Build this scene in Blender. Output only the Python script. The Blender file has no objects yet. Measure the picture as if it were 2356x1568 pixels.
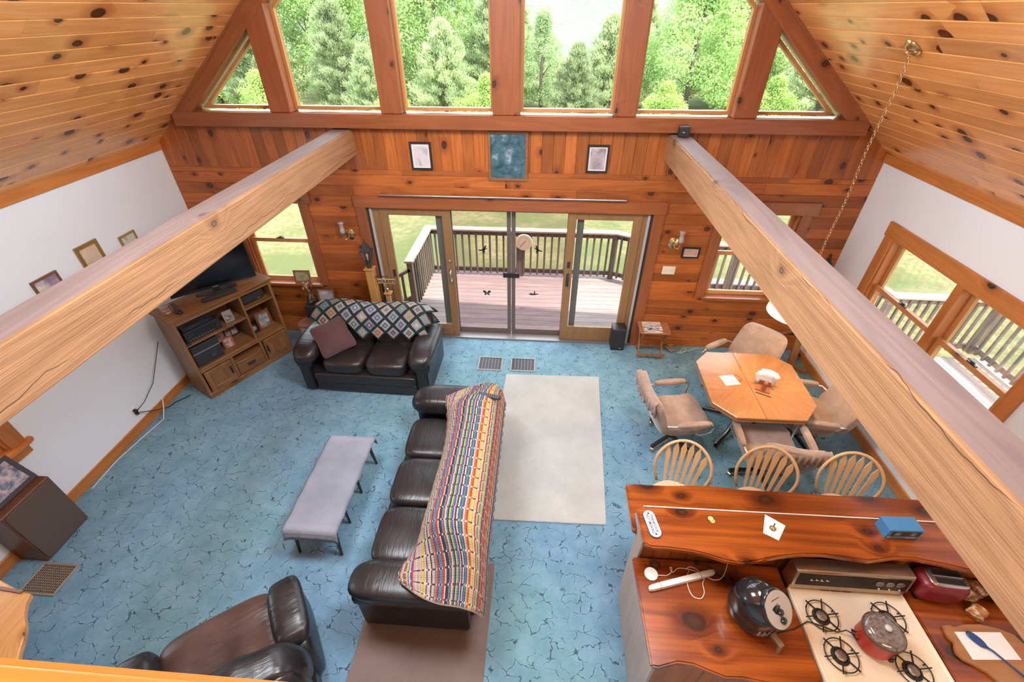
import bpy, bmesh, math, random
from mathutils import Vector, Matrix, noise as mnoise
random.seed(11)
PI = math.pi
S = bpy.context.scene
COL = S.collection

# ---------------------------------------------------------------- camera
cam = bpy.data.cameras.new('camera'); camo = bpy.data.objects.new('camera', cam); COL.objects.link(camo)
camo.location = (0.431, -5.4896, 4.0747)
camo.rotation_euler = (math.radians(90 - 36.741), 0, math.radians(3.878))
cam.sensor_width = 36; cam.lens = 36 * 1028.68 / 2356; cam.clip_start = 0.02; cam.clip_end = 600
S.camera = camo

# ---------------------------------------------------------------- sky, sun, exposure
S.view_settings.view_transform = 'Standard'; S.view_settings.look = 'None'
S.view_settings.gamma = 1; S.view_settings.use_curve_mapping = False
S.view_settings.exposure = 1.9
cy = S.cycles; cy.max_bounces = 7; cy.diffuse_bounces = 4; cy.glossy_bounces = 3; cy.transmission_bounces = 4; cy.transparent_max_bounces = 10
cy.adaptive_threshold = 0.03; cy.caustics_reflective = False; cy.caustics_refractive = False
W = bpy.data.worlds.new('sky'); S.world = W; W.use_nodes = True
wn = W.node_tree; wn.nodes.clear()
wbg = wn.nodes.new('ShaderNodeBackground'); wout = wn.nodes.new('ShaderNodeOutputWorld')
wbg.inputs[0].default_value = (0.80, 0.90, 1.0, 1); wbg.inputs[1].default_value = 1.85
wn.links.new(wbg.outputs[0], wout.inputs[0])
sun = bpy.data.lights.new('sun', 'SUN'); sun.energy = 3.6; sun.angle = math.radians(1.0); sun.color = (1, .94, .82)
suno = bpy.data.objects.new('sun', sun); COL.objects.link(suno)
suno.rotation_euler = Vector((0.42, -0.13, 0.90)).to_track_quat('Z', 'Y').to_euler()
def area(name, loc, rot, sx, sy, power, col):
    l = bpy.data.lights.new(name, 'AREA'); l.shape = 'RECTANGLE'; l.size = sx; l.size_y = sy; l.energy = power; l.color = col
    o = bpy.data.objects.new(name, l); COL.objects.link(o); o.location = loc; o.rotation_euler = rot
    return o
# unseen fill lights added to brighten the room: behind the camera, under the ridge
area('added_back_fill', (0, -6.5, 4.6), (math.radians(78), 0, 0), 2.4, 1.6, 10, (0.95, 0.97, 1.0))
for sg in (-1, 1):
    area('added_roof_fill', (sg * 1.15, -3.3, 5.30), Vector((sg * .80, 0, .60)).to_track_quat('Z', 'Y').to_euler(), 1.1, 2.0, 84, (0.84, 0.92, 1.0))
# warm ceiling lamp of the kitchen, under the loft
area('kitchen_ceiling_lamp', (2.6, -5.6, 2.55), (math.radians(24), 0, 0), 1.2, 0.5, 7, (1.0, 0.72, 0.42))

# ---------------------------------------------------------------- object helpers
def tag(o, label=None, cat=None, group=None, kind=None):
    if label: o['label'] = label
    if cat: o['category'] = cat
    if group: o['group'] = group
    if kind: o['kind'] = kind
    return o
def thing(name, label, cat, loc=(0, 0, 0), rz=0, group=None, kind=None):
    o = bpy.data.objects.new(name, None); COL.objects.link(o)
    o.location = loc; o.rotation_euler = (0, 0, rz); o.empty_display_size = .1
    return tag(o, label, cat, group, kind)
def link(name, me, parent=None, loc=(0, 0, 0), rot=(0, 0, 0)):
    o = bpy.data.objects.new(name, me); COL.objects.link(o)
    o.location = loc; o.rotation_euler = rot
    if parent: o.parent = parent
    return o
def copy_tree(o, parent=None):
    c = o.copy(); COL.objects.link(c); c.parent = parent
    for ch in o.children: copy_tree(ch, c)
    return c
class MB:
    """collects shapes; build() links them as one mesh object"""
    def __init__(s): s.v = []; s.f = []; s.m = []; s.uv = None; s.mi = 0; s.T = None
    def add(s, vs, fs, mi=None):
        n = len(s.v)
        if s.T is not None: vs = [tuple(s.T @ Vector(p)) for p in vs]
        s.v += [tuple(p) for p in vs]; s.f += [tuple(i + n for i in f) for f in fs]
        s.m += [s.mi if mi is None else mi] * len(fs); return s
    def box(s, x0, x1, y0, y1, z0, z1, mi=None):
        v = [(x, y, z) for x in (x0, x1) for y in (y0, y1) for z in (z0, z1)]
        return s.add(v, [(0, 1, 3, 2), (4, 6, 7, 5), (0, 4, 5, 1), (2, 3, 7, 6), (0, 2, 6, 4), (1, 5, 7, 3)], mi)
    def prism(s, poly, d0, d1, axis='z', mi=None):
        """extrude a 2-D polygon; axis z: (x,y), y: (x,z), x: (y,z)"""
        f = {'z': lambda a, b, d: (a, b, d), 'y': lambda a, b, d: (a, d, b), 'x': lambda a, b, d: (d, a, b)}[axis]
        n = len(poly); v = [f(a, b, d0) for a, b in poly] + [f(a, b, d1) for a, b in poly]
        return s.add(v, [tuple(range(n - 1, -1, -1)), tuple(range(n, 2 * n))] + [(i, (i + 1) % n, n + (i + 1) % n, n + i) for i in range(n)], mi)
    def tube(s, pts, r, n=8, mi=None, closed=False, cap=True):
        pts = [Vector(p) for p in pts]; N = len(pts); rs = r if isinstance(r, (list, tuple)) else [r] * N
        vs = []; up = Vector((0, 0, 1)); prev = None
        for i, p in enumerate(pts):
            if closed: d = pts[(i + 1) % N] - pts[i - 1]
            else: d = pts[min(i + 1, N - 1)] - pts[max(i - 1, 0)]
            d = d.normalized() if d.length > 1e-9 else Vector((0, 0, 1))
            a = (prev if prev is not None else (up if abs(d.z) < .9 else Vector((1, 0, 0))))
            a = (a - d * a.dot(d)); a = a.normalized() if a.length > 1e-6 else d.orthogonal().normalized()
            b = d.cross(a); prev = a
            for k in range(n):
                t = 2 * PI * k / n; vs.append(p + (a * math.cos(t) + b * math.sin(t)) * rs[i])
        fs = []
        for i in range(N if closed else N - 1):
            j = (i + 1) % N
            for k in range(n): fs.append((i * n + k, i * n + (k + 1) % n, j * n + (k + 1) % n, j * n + k))
        if cap and not closed: fs += [tuple(range(n - 1, -1, -1)), tuple((N - 1) * n + k for k in range(n))]
        return s.add(vs, fs, mi)
    def bar(s, p, q, w, h, mi=None, up=(0, 0, 1)):
        p = Vector(p); q = Vector(q); d = (q - p).normalized(); u = Vector(up)
        sd = d.cross(u); sd = sd.normalized() if sd.length > 1e-6 else d.orthogonal().normalized(); u = sd.cross(d)
        v = [e + sd * a * w / 2 + u * b * h / 2 for e in (p, q) for a, b in ((-1, -1), (1, -1), (1, 1), (-1, 1))]
        return s.add(v, [(0, 1, 2, 3), (7, 6, 5, 4), (0, 4, 5, 1), (1, 5, 6, 2), (2, 6, 7, 3), (3, 7, 4, 0)], mi)
    def lathe(s, prof, n=20, cx=0, cy=0, mi=None, sy=1.0):
        """profile of (r,z) around the z axis"""
        vs = []; fs = []; L = len(prof)
        for r, z in prof:
            for k in range(n): t = 2 * PI * k / n; vs.append((cx + r * math.cos(t), cy + sy * r * math.sin(t), z))
        for i in range(L - 1):
            for k in range(n): fs.append((i * n + k, i * n + (k + 1) % n, (i + 1) * n + (k + 1) % n, (i + 1) * n + k))
        fs += [tuple(range(n - 1, -1, -1)), tuple((L - 1) * n + k for k in range(n))]
        return s.add(vs, fs, mi)
    def sup(s, c, h, k=4.0, n=6, mi=None, fn=None):
        """puffed box: superellipsoid of half sizes h around c"""
        g = {}; vs = []; fs = []
        def vid(p):
            key = tuple(round(q * n) for q in p)
            if key not in g:
                P = [math.sin(q * PI / 2.6) / math.sin(PI / 2.6) for q in p]
                L = sum(abs(q) ** k for q in P) ** (1 / k)
                M = max(abs(q) for q in P)
                P = [q / L * (M if M > .999 else 1) for q in P]
                w = Vector((c[0] + P[0] * h[0], c[1] + P[1] * h[1], c[2] + P[2] * h[2]))
                if fn: w = Vector(fn(w, P))
                g[key] = len(vs); vs.append(w)
            return g[key]
        st = [-1 + 2 * i / n for i in range(n + 1)]
        for ax in range(3):
            for sg in (-1, 1):
                for i in range(n):
                    for j in range(n):
                        q = []
                        for a, b in ((i, j), (i + 1, j), (i + 1, j + 1), (i, j + 1)):
                            p = [0, 0, 0]; p[ax] = sg; p[(ax + 1) % 3] = st[a]; p[(ax + 2) % 3] = st[b]; q.append(vid(p))
                        fs.append(tuple(q if sg > 0 else q[::-1]))
        return s.add(vs, fs, mi)
    def grid(s, P, mi=None, flip=False):
        """P[i][j] points"""
        n = len(P); m = len(P[0]); vs = [p for r in P for p in r]
        fs = [(i * m + j, i * m + j + 1, (i + 1) * m + j + 1, (i + 1) * m + j) for i in range(n - 1) for j in range(m - 1)]
        if flip: fs = [f[::-1] for f in fs]
        return s.add(vs, fs, mi)
    def mesh(s, name, mats, smooth=False, bevel=0, seg=1, norm=True):
        me = bpy.data.meshes.new(name); me.from_pydata(s.v, [], s.f)
        for m in (mats if isinstance(mats, (list, tuple)) else [mats]): me.materials.append(m)
        for p, i in zip(me.polygons, s.m): p.material_index = i
        if norm or bevel:
            bm = bmesh.new(); bm.from_mesh(me)
            if norm: bmesh.ops.recalc_face_normals(bm, faces=bm.faces)
            if bevel: bmesh.ops.bevel(bm, geom=[e for e in bm.edges if len(e.link_faces) == 2 and e.calc_face_angle(0) > .5], offset=bevel, segments=seg, affect='EDGES', clamp_overlap=True)
            bm.to_mesh(me); bm.free()
        if smooth:
            me.polygons.foreach_set('use_smooth', [True] * len(me.polygons))
            if smooth != True:
                try: me.set_sharp_from_angle(angle=math.radians(smooth))
                except Exception: pass
        return me
    def build(s, name, mats, parent=None, loc=(0, 0, 0), rot=(0, 0, 0), **k):
        return link(name, s.mesh(name, mats, **k), parent, loc, rot)
def box(name, x0, x1, y0, y1, z0, z1, m, parent=None, bevel=0, **k):
    """a box whose origin is its centre"""
    cx, cy, cz = (x0 + x1) / 2, (y0 + y1) / 2, (z0 + z1) / 2
    return MB().box(x0 - cx, x1 - cx, y0 - cy, y1 - cy, z0 - cz, z1 - cz).build(name, m, parent, (cx, cy, cz), bevel=bevel, **k)
def add_uv(me, fn):
    """uv from vertex position function"""
    l = me.uv_layers.new(name='UVMap')
    for lp in me.loops: l.data[lp.index].uv = fn(lp.vertex_index)

# ---------------------------------------------------------------- material helpers
class N:
    def __init__(s, name):
        s.m = bpy.data.materials.new(name); s.m.use_nodes = True; s.t = s.m.node_tree; s.t.nodes.clear()
        s.out = s.t.nodes.new('ShaderNodeOutputMaterial')
    def n(s, typ, ins=None, **at):
        nd = s.t.nodes.new('ShaderNode' + typ)
        for k, v in at.items(): setattr(nd, k, v)
        for k, v in (ins or {}).items(): s.put(nd.inputs[k], v)
        return nd
    def put(s, sock, v):
        if isinstance(v, bpy.types.NodeSocket): s.t.links.new(v, sock)
        elif isinstance(v, bpy.types.Node): s.t.links.new(v.outputs[0], sock)
        else:
            if isinstance(v, (tuple, list)) and len(v) == 3 and sock.type == 'RGBA': v = (*v, 1)
            sock.default_value = v
    def mth(s, op, a, b=None, c=None, clamp=False):
        nd = s.t.nodes.new('ShaderNodeMath'); nd.operation = op; nd.use_clamp = clamp
        s.put(nd.inputs[0], a)
        if b is not None: s.put(nd.inputs[1], b)
        if c is not None: s.put(nd.inputs[2], c)
        return nd.outputs[0]
    def mix(s, f, a, b, mode='MIX'):
        nd = s.t.nodes.new('ShaderNodeMix'); nd.data_type = 'RGBA'; nd.blend_type = mode; nd.clamp_factor = True
        s.put(nd.inputs[0], f); s.put(nd.inputs[6], a); s.put(nd.inputs[7], b); return nd.outputs[2]
    def ramp(s, f, stops, interp='LINEAR'):
        nd = s.t.nodes.new('ShaderNodeValToRGB'); cr = nd.color_ramp; cr.interpolation = interp
        while len(cr.elements) > 1: cr.elements.remove(cr.elements[-1])
        for i, (p, c) in enumerate(stops):
            e = cr.elements[0] if i == 0 else cr.elements.new(p)
            e.position = p; e.color = (*c, 1) if len(c) == 3 else c
        s.put(nd.inputs[0], f); return nd.outputs[0]
    def rng(s, v, a, b, c=0.0, d=1.0, smooth=False):
        nd = s.t.nodes.new('ShaderNodeMapRange'); nd.clamp = True
        if smooth: nd.interpolation_type = 'SMOOTHSTEP'
        s.put(nd.inputs[0], v)
        for i, q in enumerate((a, b, c, d)): s.put(nd.inputs[i + 1], q)
        return nd.outputs[0]
    def noise(s, vec, scale, detail=2.0, rough=.5, dist=0.0, out=0):
        nd = s.n('TexNoise', {'Scale': scale, 'Detail': detail, 'Roughness': rough, 'Distortion': dist})
        if vec is not None: s.put(nd.inputs['Vector'], vec)
        return nd.outputs[out]
    def co(s, kind='Object'): return s.n('TexCoord').outputs[kind]
    def mapv(s, vec, scale=(1, 1, 1), loc=(0, 0, 0), rot=(0, 0, 0)):
        return s.n('Mapping', {'Vector': vec, 'Scale': scale, 'Location': loc, 'Rotation': rot}).outputs[0]
    def bump(s, h, strength=.3, dist=.01):
        return s.n('Bump', {'Height': h, 'Strength': strength, 'Distance': dist}).outputs[0]
    def bsdf(s, col, rough=.5, **k):
        b = s.n('BsdfPrincipled', {'Base Color': col, 'Roughness': rough})
        for a, v in k.items(): s.put(b.inputs[a.replace('_', ' ')], v)
        s.t.links.new(b.outputs[0], s.out.inputs[0]); return s.m
def plain(name, col, rough=.5, metal=0.0, var=.06, nscale=30, bump=0.0, **k):
    """single-colour material with a faint procedural mottling"""
    a = N(name); nz = a.noise(a.co(), nscale, 3)
    c = a.mix(nz, tuple(q * (1 - var) for q in col), tuple(min(1, q * (1 + var)) for q in col))
    if bump: k['Normal'] = a.bump(nz, bump, .002)
    return a.bsdf(c, rough, Metallic=metal, **k)
def wood(name, c1, c2, rough=.4, coat=0.0, ks=4.0, kdens=.55, kr=.10, var=.22, axis='X', knot=(.035, .012, .006), grain=1.0, gs=1.0, bump=0, halo=.5, checks=0):
    """boards and timbers with grain along the local axis, cathedral figure and knots"""
    a = N(name); sp = a.n('SeparateXYZ', {0: a.co()}); rnd = a.n('ObjectInfo').outputs['Random']
    X, Y, Z = sp.outputs
    if axis == 'Y': X, Y = Y, X
    if axis == 'Z': X, Z = Z, X
    al = a.mth('ADD', X, a.mth('MULTIPLY', rnd, 71.3)); ac = a.mth('ADD', a.mth('ADD', Y, Z), a.mth('MULTIPLY', rnd, 17.7))
    vk = a.n('CombineXYZ', {0: a.mth('MULTIPLY', al, .7), 1: ac})
    vk = a.n('VectorMath', {0: vk, 1: a.n('VectorMath', {0: a.noise(vk, 9, 2, out=1), 'Scale': .03}, operation='SCALE').outputs[0]}, operation='ADD').outputs[0]
    vo = a.n('TexVoronoi', {'Vector': vk, 'Scale': ks, 'Randomness': 1.0}, voronoi_dimensions='2D')
    cs = a.n('SeparateColor', {0: vo.outputs['Color']})
    on = a.mth('LESS_THAN', cs.outputs[1], kdens)
    thr = a.mth('MULTIPLY', a.mth('ADD', a.mth('MULTIPLY', cs.outputs[0], kr), kr * .35), on)
    thr = a.mth('MAXIMUM', thr, .0005)
    dd = a.mth('DIVIDE', vo.outputs['Distance'], thr)
    near = a.mth('MULTIPLY', a.rng(vo.outputs['Distance'], 0.0, .34, 1.0, 0.0, True), on)
    gv = a.n('CombineXYZ', {0: a.mth('MULTIPLY', al, .55 * gs), 1: a.mth('MULTIPLY', a.mth('ADD', ac, a.mth('MULTIPLY', near, .12)), 6.5 * gs), 2: a.mth('MULTIPLY', rnd, 9)})
    cath = a.mth('SINE', a.mth('MULTIPLY', a.noise(gv, 1.0, 1.5, .45), 46))
    fv = a.n('CombineXYZ', {0: a.mth('MULTIPLY', al, 2.2), 1: a.mth('MULTIPLY', ac, 95)})
    fine = a.noise(fv, 1.0, 2, .6)
    g = a.mth('ADD', a.mth('MULTIPLY', cath, .20 * grain), a.mth('ADD', a.mth('MULTIPLY', fine, .75 * grain), .12 + .1 * (1 - grain)), clamp=True)
    col = a.mix(g, c1, c2)
    blot = a.noise(a.n('CombineXYZ', {0: al, 1: a.mth('MULTIPLY', ac, 3)}), 2.2, 2)
    vv = a.mth('ADD', a.mth('MULTIPLY', rnd, var * 2), a.mth('ADD', a.mth('MULTIPLY', blot, .35), 1 - var - .175))
    col = a.mix(1.0, col, a.n('CombineColor', {0: vv, 1: vv, 2: vv}), 'MULTIPLY')
    hal = a.mth('MULTIPLY', a.rng(dd, 1.0, 3.2, 1.0, 0.0, True), halo)
    col = a.mix(hal, col, (c2[0] * .50, c2[1] * .32, c2[2] * .28))
    kcol = a.ramp(dd, [(0.0, tuple(q * 2.4 for q in knot)), (.45, tuple(q * 1.7 for q in knot)), (.8, knot), (1.0, knot)])
    col = a.mix(a.rng(dd, .85, 1.1, 1.0, 0.0), col, kcol)
    k = {}
    if checks:
        # long drying checks that wander along the timber
        off = a.mth('MULTIPLY', a.mth('SUBTRACT', a.noise(a.n('CombineXYZ', {0: X}), 1.1, 4, .62), .5), .22)
        d1 = a.mth('ABSOLUTE', a.mth('SUBTRACT', a.mth('ADD', Y, Z), a.mth('ADD', off, .03)))
        ck = a.mth('MULTIPLY', a.rng(d1, .0012, .0032, 1.0, 0.0), a.rng(a.noise(a.n('CombineXYZ', {0: a.mth('MULTIPLY', X, 1.0), 1: 3.0}), 1.4, 1), .42, .5))
        col = a.mix(a.mth('MULTIPLY', ck, .85), col, (.05, .022, .012))
    if bump: k['Normal'] = a.bump(fine, bump, .004)
    if coat: k['Coat_Weight'] = coat; k['Coat_Roughness'] = .12
    return a.bsdf(col, rough, **k)
def glass(name, tint=(.86, .90, .88), refl=.22, base=.04):
    """thin pane: clear with fresnel reflection, lets light through"""
    a = N(name); fr = a.n('Fresnel', {'IOR': 1.45}).outputs[0]
    t = a.n('BsdfTransparent', {0: tint}); g = a.n('BsdfGlossy', {'Color': (1, 1, 1), 'Roughness': .02})
    f = a.mth('MULTIPLY', fr, refl)
    mx = a.n('MixShader', {0: f, 1: t, 2: g}); a.t.links.new(mx.outputs[0], a.out.inputs[0]); return a.m
def photo_mat(name, cols, seed=0, scale=6, vign=True):
    """a printed picture: soft blobs of the picture's own colours (UV-free, object space XZ)"""
    a = N(name); v = a.mapv(a.co(), (1, 1, 1), (seed * 1.7, seed * .6, seed * .9))
    nz = a.noise(v, scale, 3.5, .55, .6)
    st = [(.28 + .46 * i / max(1, len(cols) - 1), c) for i, c in enumerate(cols)]
    return a.bsdf(a.ramp(nz, st), .35, Coat_Weight=.3)
# ---------------------------------------------------------------- materials
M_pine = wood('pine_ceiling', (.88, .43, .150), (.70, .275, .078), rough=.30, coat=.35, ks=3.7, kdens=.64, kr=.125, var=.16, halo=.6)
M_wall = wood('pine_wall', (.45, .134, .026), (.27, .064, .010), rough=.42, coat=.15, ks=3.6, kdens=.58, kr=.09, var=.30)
M_trim = wood('pine_trim', (.34, .108, .036), (.23, .066, .021), rough=.30, coat=.4, ks=3.0, kdens=.5, kr=.07, var=.08)
M_trimY = wood('pine_trim_lengthwise', (.58, .22, .055), (.42, .135, .03), rough=.42, ks=3.0, kdens=.5, kr=.07, var=.08, axis='Y')
M_trimZ = wood('pine_trim_upright', (.34, .108, .036), (.23, .066, .021), rough=.42, ks=3.0, kdens=.45, kr=.07, var=.08, axis='Z')
M_casing = wood('orange_casing', (.52, .19, .05), (.38, .12, .028), rough=.4, ks=3.0, kdens=.3, kr=.06, var=.06, axis='Z')
M_sash = wood('fir_sash', (.56, .27, .10), (.46, .20, .065), rough=.4, ks=2, kdens=.1, var=.06, axis='Z', grain=.6)
M_door = wood('oak_door', (.30, .165, .072), (.23, .115, .046), rough=.4, ks=2, kdens=.0, var=.05, axis='Z', grain=.8)
M_beam = wood('timber_beam', (.47, .255, .125), (.27, .135, .062), rough=.6, ks=2.2, kdens=.55, kr=.075, var=.04, axis='Y', grain=.85, gs=.9, bump=.8, knot=(.085, .055, .04), halo=.45, checks=1)
M_beamtop = wood('timber_beam_sky_tinted_face', (.235, .175, .160), (.155, .110, .100), rough=.7, ks=2.2, kdens=.5, kr=.06, var=.03, axis='Y', grain=.9, gs=.9, knot=(.06, .045, .04), halo=.3)
M_slab = wood('varnished_pine_slab', (.40, .092, .012), (.15, .025, .003), rough=.25, coat=.45, ks=3.3, kdens=.85, kr=.15, var=.05, gs=.55, grain=1.2, knot=(.03, .008, .003), halo=.8)
M_cab = wood('oak_cabinet', (.30, .140, .050), (.13, .052, .017), rough=.4, ks=2, kdens=.15, kr=.05, var=.10)
M_cabZ = wood('oak_cabinet_upright', (.30, .140, .050), (.13, .052, .017), rough=.4, ks=2, kdens=.15, kr=.05, var=.10, axis='Z')
M_glass = glass('window_glass', (.95, .965, .955))
M_glasslow = glass('window_glass_lower', (.95, .96, .95))
M_white = plain('white_paint', (.79, .83, .87), .6, var=.02, nscale=3)
M_alu = plain('brown_aluminium', (.16, .125, .11), .45, .3)
M_chrome = plain('chrome', (.75, .74, .72), .18, 1.0)
M_brass = plain('polished_brass', (.72, .52, .27), .22, 1.0)
M_black = plain('black_plastic', (.018, .018, .02), .38)
M_blackmat = plain('black_cloth', (.022, .022, .026), .8, var=.2, nscale=200)
M_dark = plain('charcoal_metal', (.05, .05, .055), .4, .4)
M_paper = plain('white_paper', (.82, .81, .80), .7, var=.02)
M_offw = plain('ivory_plastic', (.76, .70, .58), .4, var=.02)
M_whitepl = plain('white_plastic', (.80, .78, .75), .35, var=.02)
def carpet():
    a = N('teal_carpet'); v = a.co()
    wv = a.n('VectorMath', {0: v, 1: a.n('VectorMath', {0: a.noise(v, 9, 3, out=1), 'Scale': .17}, operation='SCALE').outputs[0]}, operation='ADD').outputs[0]
    vo = a.n('TexVoronoi', {'Vector': a.mapv(wv, (1, 1.3, 0)), 'Scale': 7.2, 'Randomness': 1.0}, feature='DISTANCE_TO_EDGE', voronoi_dimensions='2D')
    e = vo.outputs['Distance']
    br = a.rng(a.noise(v, 11, 2, .6), .43, .56)
    crack = a.mth('MULTIPLY', a.rng(e, .012, .045, 1.0, 0.0), br)
    lip = a.mth('MULTIPLY', a.mth('MULTIPLY', a.rng(e, .03, .06), a.rng(e, .06, .13, 1.0, 0.0)), br)
    big = a.noise(v, .5, 2); mid = a.noise(v, 4.5, 4, .65); fine = a.noise(v, 190, 2, .7)
    c = a.mix(a.rng(big, .38, .62), (.190, .345, .500), (.205, .400, .470))
    c = a.mix(a.rng(mid, .30, .72), a.mix(1.0, c, (.72, .79, .81), 'MULTIPLY'), a.mix(1.0, c, (1.30, 1.18, 1.15), 'MULTIPLY'))
    c = a.mix(a.mth('MULTIPLY', lip, .22), c, (.42, .58, .66))
    c = a.mix(a.rng(fine, .35, .7, .42, 0), c, (.06, .13, .17))
    c = a.mix(a.mth('MULTIPLY', crack, .85), c, (.012, .035, .05))
    h = fine
    return a.bsdf(c, .95, Normal=a.bump(h, .5, .008))
M_carpet = carpet()

# ---------------------------------------------------------------- roof line
PITCH = .85; RZ = 6.37
def zc(x): return RZ - PITCH * abs(x)
SL = math.atan(PITCH)

# ---------------------------------------------------------------- floor, side walls
XW = 4.247
floor = MB().box(-4.4, 4.4, -6.6, .12, -.12, 0).build('floor', M_carpet)
tag(floor, 'teal blue sculpted carpet covering the whole living room floor', 'carpet', kind='structure')
def wall_x(name, x0, x1, hole, lab):
    """side wall with one window opening: hole = (ya, yb, za, zb)"""
    ya, yb, za, zb = hole; b = MB(); y0, y1 = -6.6, .14; zt = 2.86
    b.box(x0, x1, y0, ya, 0, zt).box(x0, x1, yb, y1, 0, zt).box(x0, x1, ya, yb, 0, za).box(x0, x1, ya, yb, zb, zt)
    return tag(b.build(name, M_white), lab, 'wall', kind='structure')
HR = (-2.60, -.68, .86, 2.06); HLw = (-4.2, -3.15, .86, 2.06)
wall_x('wall_right', XW, XW + .16, HR, 'white painted wall with the double window by the dining table')
wall_x('wall_left', -XW - .16, -XW, HLw, 'white painted wall behind the wooden television cabinet')
for nm, x0, x1, lab in (('baseboard_left', -XW, -XW + .02, 'knotty pine baseboard along the white wall by the television'), ('baseboard_right', XW - .02, XW, 'pine baseboard along the white wall by the dining table')):
    tag(box(nm, x0, x1, -6.5 if x0 < 0 else -3.2, -.02, 0.0, .125, M_trimY, bevel=.004), lab, 'baseboard', kind='structure')
for nm, x0, x1, lab in (('trim_1', -XW - .0, -XW + .022, 'pine frieze board under the sloping ceiling, television side'), ('trim_2', XW - .022, XW, 'pine frieze board under the sloping ceiling, dining side')):
    tag(box(nm, x0, x1, -6.5, -.005, 2.68, 2.80, M_trimY, bevel=.004), lab, 'trim', kind='structure')

tag(MB().prism([(-4.4, 0), (4.4, 0), (4.4, zc(4.4)), (0, RZ), (-4.4, zc(4.4))], -6.72, -6.6, 'y').build('wall_near', M_white), 'plain white wall behind the viewer', 'wall', kind='structure')
# ---------------------------------------------------------------- far gable wall: backing, planks
DO = 1.83; DZ = 2.02; WX0, WX1, WZ0, WZ1 = 2.69, 3.60, .87, 2.06
b = MB(); T0, T1 = .02, .15
for sg in (-1, 1):
    f = lambda p, q: (min(sg * p, sg * q), max(sg * p, sg * q))
    b.box(*f(DO, WX0), T0, T1, 0, 2.5); b.box(*f(WX1, XW + .16), T0, T1, 0, 2.5)
    b.box(*f(WX0, WX1), T0, T1, 0, WZ0); b.box(*f(WX0, WX1), T0, T1, WZ1, 2.5)
b.box(-DO, DO, T0, T1, DZ, 2.5)
b.prism([(-4.4, 2.5), (4.4, 2.5), (4.4, zc(4.4)), (zc(0) and (RZ - 3.06) / PITCH, 3.06), (-(RZ - 3.06) / PITCH, 3.06), (-4.4, zc(4.4))], T0, T1, 'y')
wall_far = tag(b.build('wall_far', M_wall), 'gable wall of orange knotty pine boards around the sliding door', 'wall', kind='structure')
def plank_mesh(L, w, t, m, top=None):
    """board along local x, face towards local -z... chamfered long edges"""
    c = .006; prof = [(-w / 2, -t), (-w / 2, -c), (-w / 2 + c, 0), (w / 2 - c, 0), (w / 2, -c), (w / 2, -t)]
    b = MB(); n = len(prof); vs = [(-L / 2, y, z) for y, z in prof] + [(L / 2, y, z) for y, z in prof]
    if top: # slanted end: dx at the +x end for each y
        vs = vs[:n] + [(L / 2 + top * (y), y, z) for y, z in prof]
    b.add(vs, [tuple(range(n)), tuple(range(2 * n - 1, n - 1, -1))] + [(i, n + i, n + (i + 1) % n, (i + 1) % n) for i in range(n)])
    return b.mesh('plank', m, norm=True)
rnd = random.Random(5)
PW = .1345
# horizontal boards: face looks to -y
def hplank(x0, x1, z0, z1):
    me = plank_mesh(x1 - x0, z1 - z0, .02, M_wall)
    o = link('plank', me, wall_far, ((x0 + x1) / 2, 0, (z0 + z1) / 2), (PI / 2, 0, 0))
z = 0.0
rows = []
while z < 2.48:
    z1 = min(z + PW, 2.485); spans = [(-XW, XW)]
    cuts = []
    if z < DZ: cuts.append((-DO - .06, DO + .06))
    if z1 > WZ0 and z < WZ1: cuts += [(WX0 - .05, WX1 + .05), (-WX1 - .05, -WX0 + .05)]
    for c0, c1 in cuts:
        ns = []
        for s0, s1 in spans:
            if c1 <= s0 or c0 >= s1: ns.append((s0, s1)); continue
            if c0 > s0: ns.append((s0, c0))
            if c1 < s1: ns.append((c1, s1))
        spans = ns
    for s0, s1 in spans:
        p = s0
        while p < s1 - .01:
            q = p + rnd.uniform(1.3, 3.4)
            if s1 - q < .5: q = s1
            hplank(p + .0008, q - .0008, z, z1); p = q
    z = z1
# vertical boards between 2.485 and the tie band
x = -XW
while x < XW - .01:
    w = min(.133, XW - x); xm = x + w / 2; zt = min(3.0, zc(abs(x) if False else xm)); L = zt - 2.485
    sl = 0
    if zc(xm) < 3.0: sl = PITCH if xm > 0 else -PITCH
    me = plank_mesh(L, w, .02, M_wall, top=sl)
    # local x -> world z, local y -> world -x.. rotate so that face looks to -y
    o = link('plank', me, wall_far, (xm, 0, 2.485 + L / 2))
    o.rotation_euler = Matrix(((0, -1, 0), (0, 0, -1), (1, 0, 0))).to_euler()
    x += w
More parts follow.
